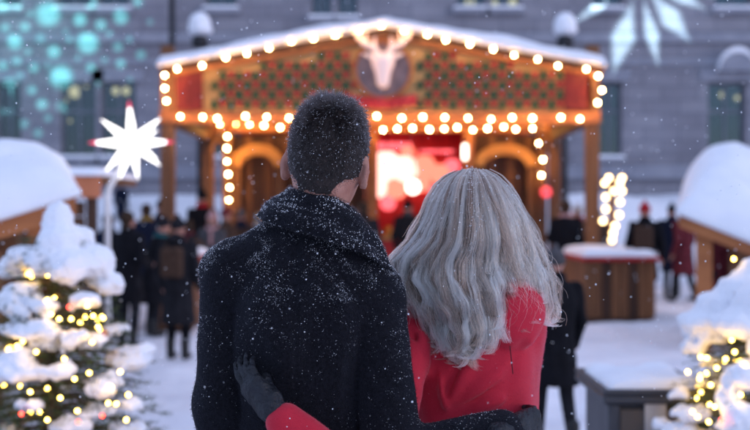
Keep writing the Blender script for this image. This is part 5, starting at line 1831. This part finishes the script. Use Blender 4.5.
def hair_path(u, y_end, phase, amp, layer, front=0.0, n=26, curl=0.0, curl_dir=1, drift=0.0):
    ys_ = np.linspace(169 + 2 * abs(u), y_end, n)
    c = (np.interp(ys_, LV, HL) + np.interp(ys_, LV, HRr)) / 2
    hw = (np.interp(ys_, LV, HRr) - np.interp(ys_, LV, HL)) / 2
    prog = np.clip((ys_ - 190) / 120, 0, 1)
    u = np.clip(u + drift * prog, -1.03, 1.03)
    px = c + u * hw + amp * prog * np.sin(2 * pi * (ys_ / (74.0 + 14 * np.sin(phase * 7))) + phase) + amp * .4 * prog * np.sin(2 * pi * ys_ / 27.0 + phase * 2)
    rb = np.interp(ys_, LV, RB) - layer
    dep = WD - rb * np.sqrt(np.clip(1 - .82 * u * u, 0, 1)) * (1 - front) + front * .07 + .008 * prog * np.cos(2 * pi * ys_ / 55.0 + phase)
    P = np.stack([(px - 375) / FPX * dep, dep, CAM_Z - (ys_ - 212) / FPX * dep], 1)
    if curl > 0:
        t = np.linspace(0, 1, 10)[1:]
        tang = P[-1] - P[-2]; tang /= np.linalg.norm(tang)
        sd = np.array((curl_dir, 0, 0.0)); sd -= tang * (sd @ tang); sd /= np.linalg.norm(sd)
        ang = t * curl
        Rr = .020
        P = np.concatenate([P, P[-1] + tang * (np.sin(ang) * Rr)[:, None] + sd * ((1 - np.cos(ang)) * Rr)[:, None] + np.array((0, -.006, 0)) * t[:, None]])
    return P


wst = []; part_pts = []; tones = []
NG = 330
for gi in range(NG):
    u = np.clip(rng.uniform(-1, 1) if gi > 60 else rng.uniform(-.75, .2), -.99, .99)
    ye = np.interp(u, [-1, -.75, -.4, 0, .12, .25, .5, .75, 1], [305, 345, 358, 358, 345, 318, 312, 322, 312]) + rng.normal(0, 9)
    if .1 < u < .7 and rng.random() < .35: ye = rng.uniform(330, 352)
    if rng.random() < .15: ye -= rng.uniform(15, 60)
    if .18 < u < .82 and rng.random() < .72: ye = rng.uniform(270, 302)
    layer = rng.uniform(-.012, .032)
    ph = rng.uniform(0, 2 * pi) * .5 + u * 2.2
    am = rng.uniform(1.2, 4.8)
    ye -= 10
    gt = .5 + .5 * np.sin(rng.uniform(-pi / 2, pi / 2))
    layer0 = rng.normal(0, .004)
    fr = 0.0
    if abs(u) > .8 and rng.random() < .5: fr = rng.uniform(.2, 1.1)
    cu = rng.uniform(.4, 2.3) if ye > 306 else rng.uniform(.1, .6)
    cd = 1 if rng.random() < (.75 if u < -.3 else .4) else -1
    G_ = hair_path(u, ye, ph, am, layer, fr, 26, cu, cd, rng.normal(0, .13))
    G_[:, 1] += layer0 * np.clip(np.linspace(0, 3, len(G_)), 0, 1)
    G_[:, 0] += rng.normal(0, .004) * np.sin(np.linspace(0, pi, len(G_)))
    G_[:, 2] += rng.normal(0, .0018)
    G_[:, 0] += rng.normal(0, .005) * np.clip(1 - np.linspace(0, 4, len(G_)), 0, 1)
    nG = len(G_)
    tt_ = np.linspace(0, 1, nG)
    nc = int(rng.integers(22, 52))
    prof = (.0014 + rng.uniform(.006, .017) * np.sin(np.clip(tt_ * 1.15, 0, 1) * pi * .62) * (1 - .38 * tt_ ** 1.5))
    for k in range(nc):
        r = sqrt(rng.random()); th = rng.uniform(0, 2 * pi)
        off = np.stack([np.cos(th) * r * prof, .32 * np.sin(th) * r * prof, np.zeros(nG)], 1)
        ph2 = rng.uniform(0, 2 * pi)
        wv = .0022 * tt_ * np.sin(tt_ * rng.uniform(8, 22) + ph2)
        off[:, 0] += wv; off[:, 1] += wv * .5
        cut = nG - rng.integers(0, 5)
        s = (G_ + off)[:cut]
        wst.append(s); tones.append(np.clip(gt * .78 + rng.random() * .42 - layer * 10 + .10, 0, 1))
    if abs(u) < .2: part_pts.append(G_)
for k in range(700):      # flyaways
    u = rng.choice([-1, 1]) * rng.uniform(.5, 1.06) if k % 2 else rng.uniform(-1, 1)
    ye = rng.uniform(215, 335)
    G_ = hair_path(u, ye, rng.uniform(0, 6), rng.uniform(3, 9), -rng.uniform(.003, .014), 0, 24)
    tt_ = np.linspace(0, 1, len(G_))
    G_ = G_ + np.stack([tt_ ** 2 * rng.normal(0, .014) + .004 * np.sin(tt_ * rng.uniform(6, 14) + rng.uniform(0, 6)) * tt_, tt_ * rng.normal(0, .006), tt_ ** 2 * rng.normal(0, .008)], 1)
    wst.append(G_); tones.append(rng.uniform(.4, 1))
curves('hair', wst, .00040, M['hair_fair'], woman, .45, tones)
# scalp cover under the strands
def w_cap(P):
    q = P - WH
    d = s_ell(q, (0, -.006, .012), (.081, .099, .104))
    d = smin(d, s_cone(q, (0, -.035, -.04), (0, -.035, -.14), .066, .060), .04)
    return np.maximum(d, np.minimum(q[:, 1] - .045, 9) - .6 * np.clip(q[:, 2], 0, .1))


M['hair_under'] = mat('fair_hair_mass', (.06, .046, .04), .7, (.04, .03, .026), 60.0, .5, 120.0, stretch=(3, 3, .3))
obj('hair_cap', sdf_mesh('hair_cap', w_cap, WH - np.array((.13, .14, .27)), WH + np.array((.13, .14, .13)), .007), M['hair_under'], woman)
# snow along the parting and over the crown
pp = []; 
for G_ in part_pts:
    m_ = int(rng.integers(60, 110))
    t = rng.beta(1.1, 1.9, m_) * (len(G_) - 10)
    k = t.astype(int); fr = (t - k)[:, None]
    pp.append(G_[k] * (1 - fr) + G_[k + 1] * fr + rng.normal(0, .0035, (m_, 3)))
pp = np.concatenate(pp)
pp = pp[np.abs(pp[:, 0] - WH[0]) < np.abs(rng.normal(0, .017, len(pp)))]
flakes('hair_snow', pp, np.tile((0, -1, .3), (len(pp), 1)), rng.uniform(.0005, .0012, len(pp)), woman, lift=2.0)
allp = np.concatenate([s[1:16] for s in wst[::7]])
sel = rng.random(len(allp)) < .16 * np.clip((allp[:, 2] - 1.44) / .2, .04, 1) ** 1.5
flakes('hair_snow', allp[sel], np.tile((0, -1, .5), (sel.sum(), 1)), rng.uniform(.0005, .0011, sel.sum()), woman, lift=2.0)
p, q, s = dust(wcoat.data, 2500, lambda p, n: (.04 + .2 * np.clip(n[:, 2], 0, 1)) * (n[:, 1] < .2), .0004, .0008)
flakes('jacket_snow', p, q, s, woman)

# ------------------------------------------------------------------ falling snow
n = 1200
dd = rng.uniform(.7, 1.0, n) ** .5 * rng.choice([2.0, 3.2, 5.0, 9.0], n, p=[.28, .3, .27, .15])
P = np.stack([(rng.uniform(-30, 780, n) - 375) / FPX * dd, dd, CAM_Z - (rng.uniform(-20, 450, n) - 212) / FPX * dd], 1)
P = P[P[:, 1] > .75]
nn = len(P)
fs = flakes('falling_snow', P, np.zeros((nn, 3)), rng.uniform(.0012, .0032, nn) * np.clip(P[:, 1] / 3, .55, 2.4), None)
tag(fs, kind='stuff')
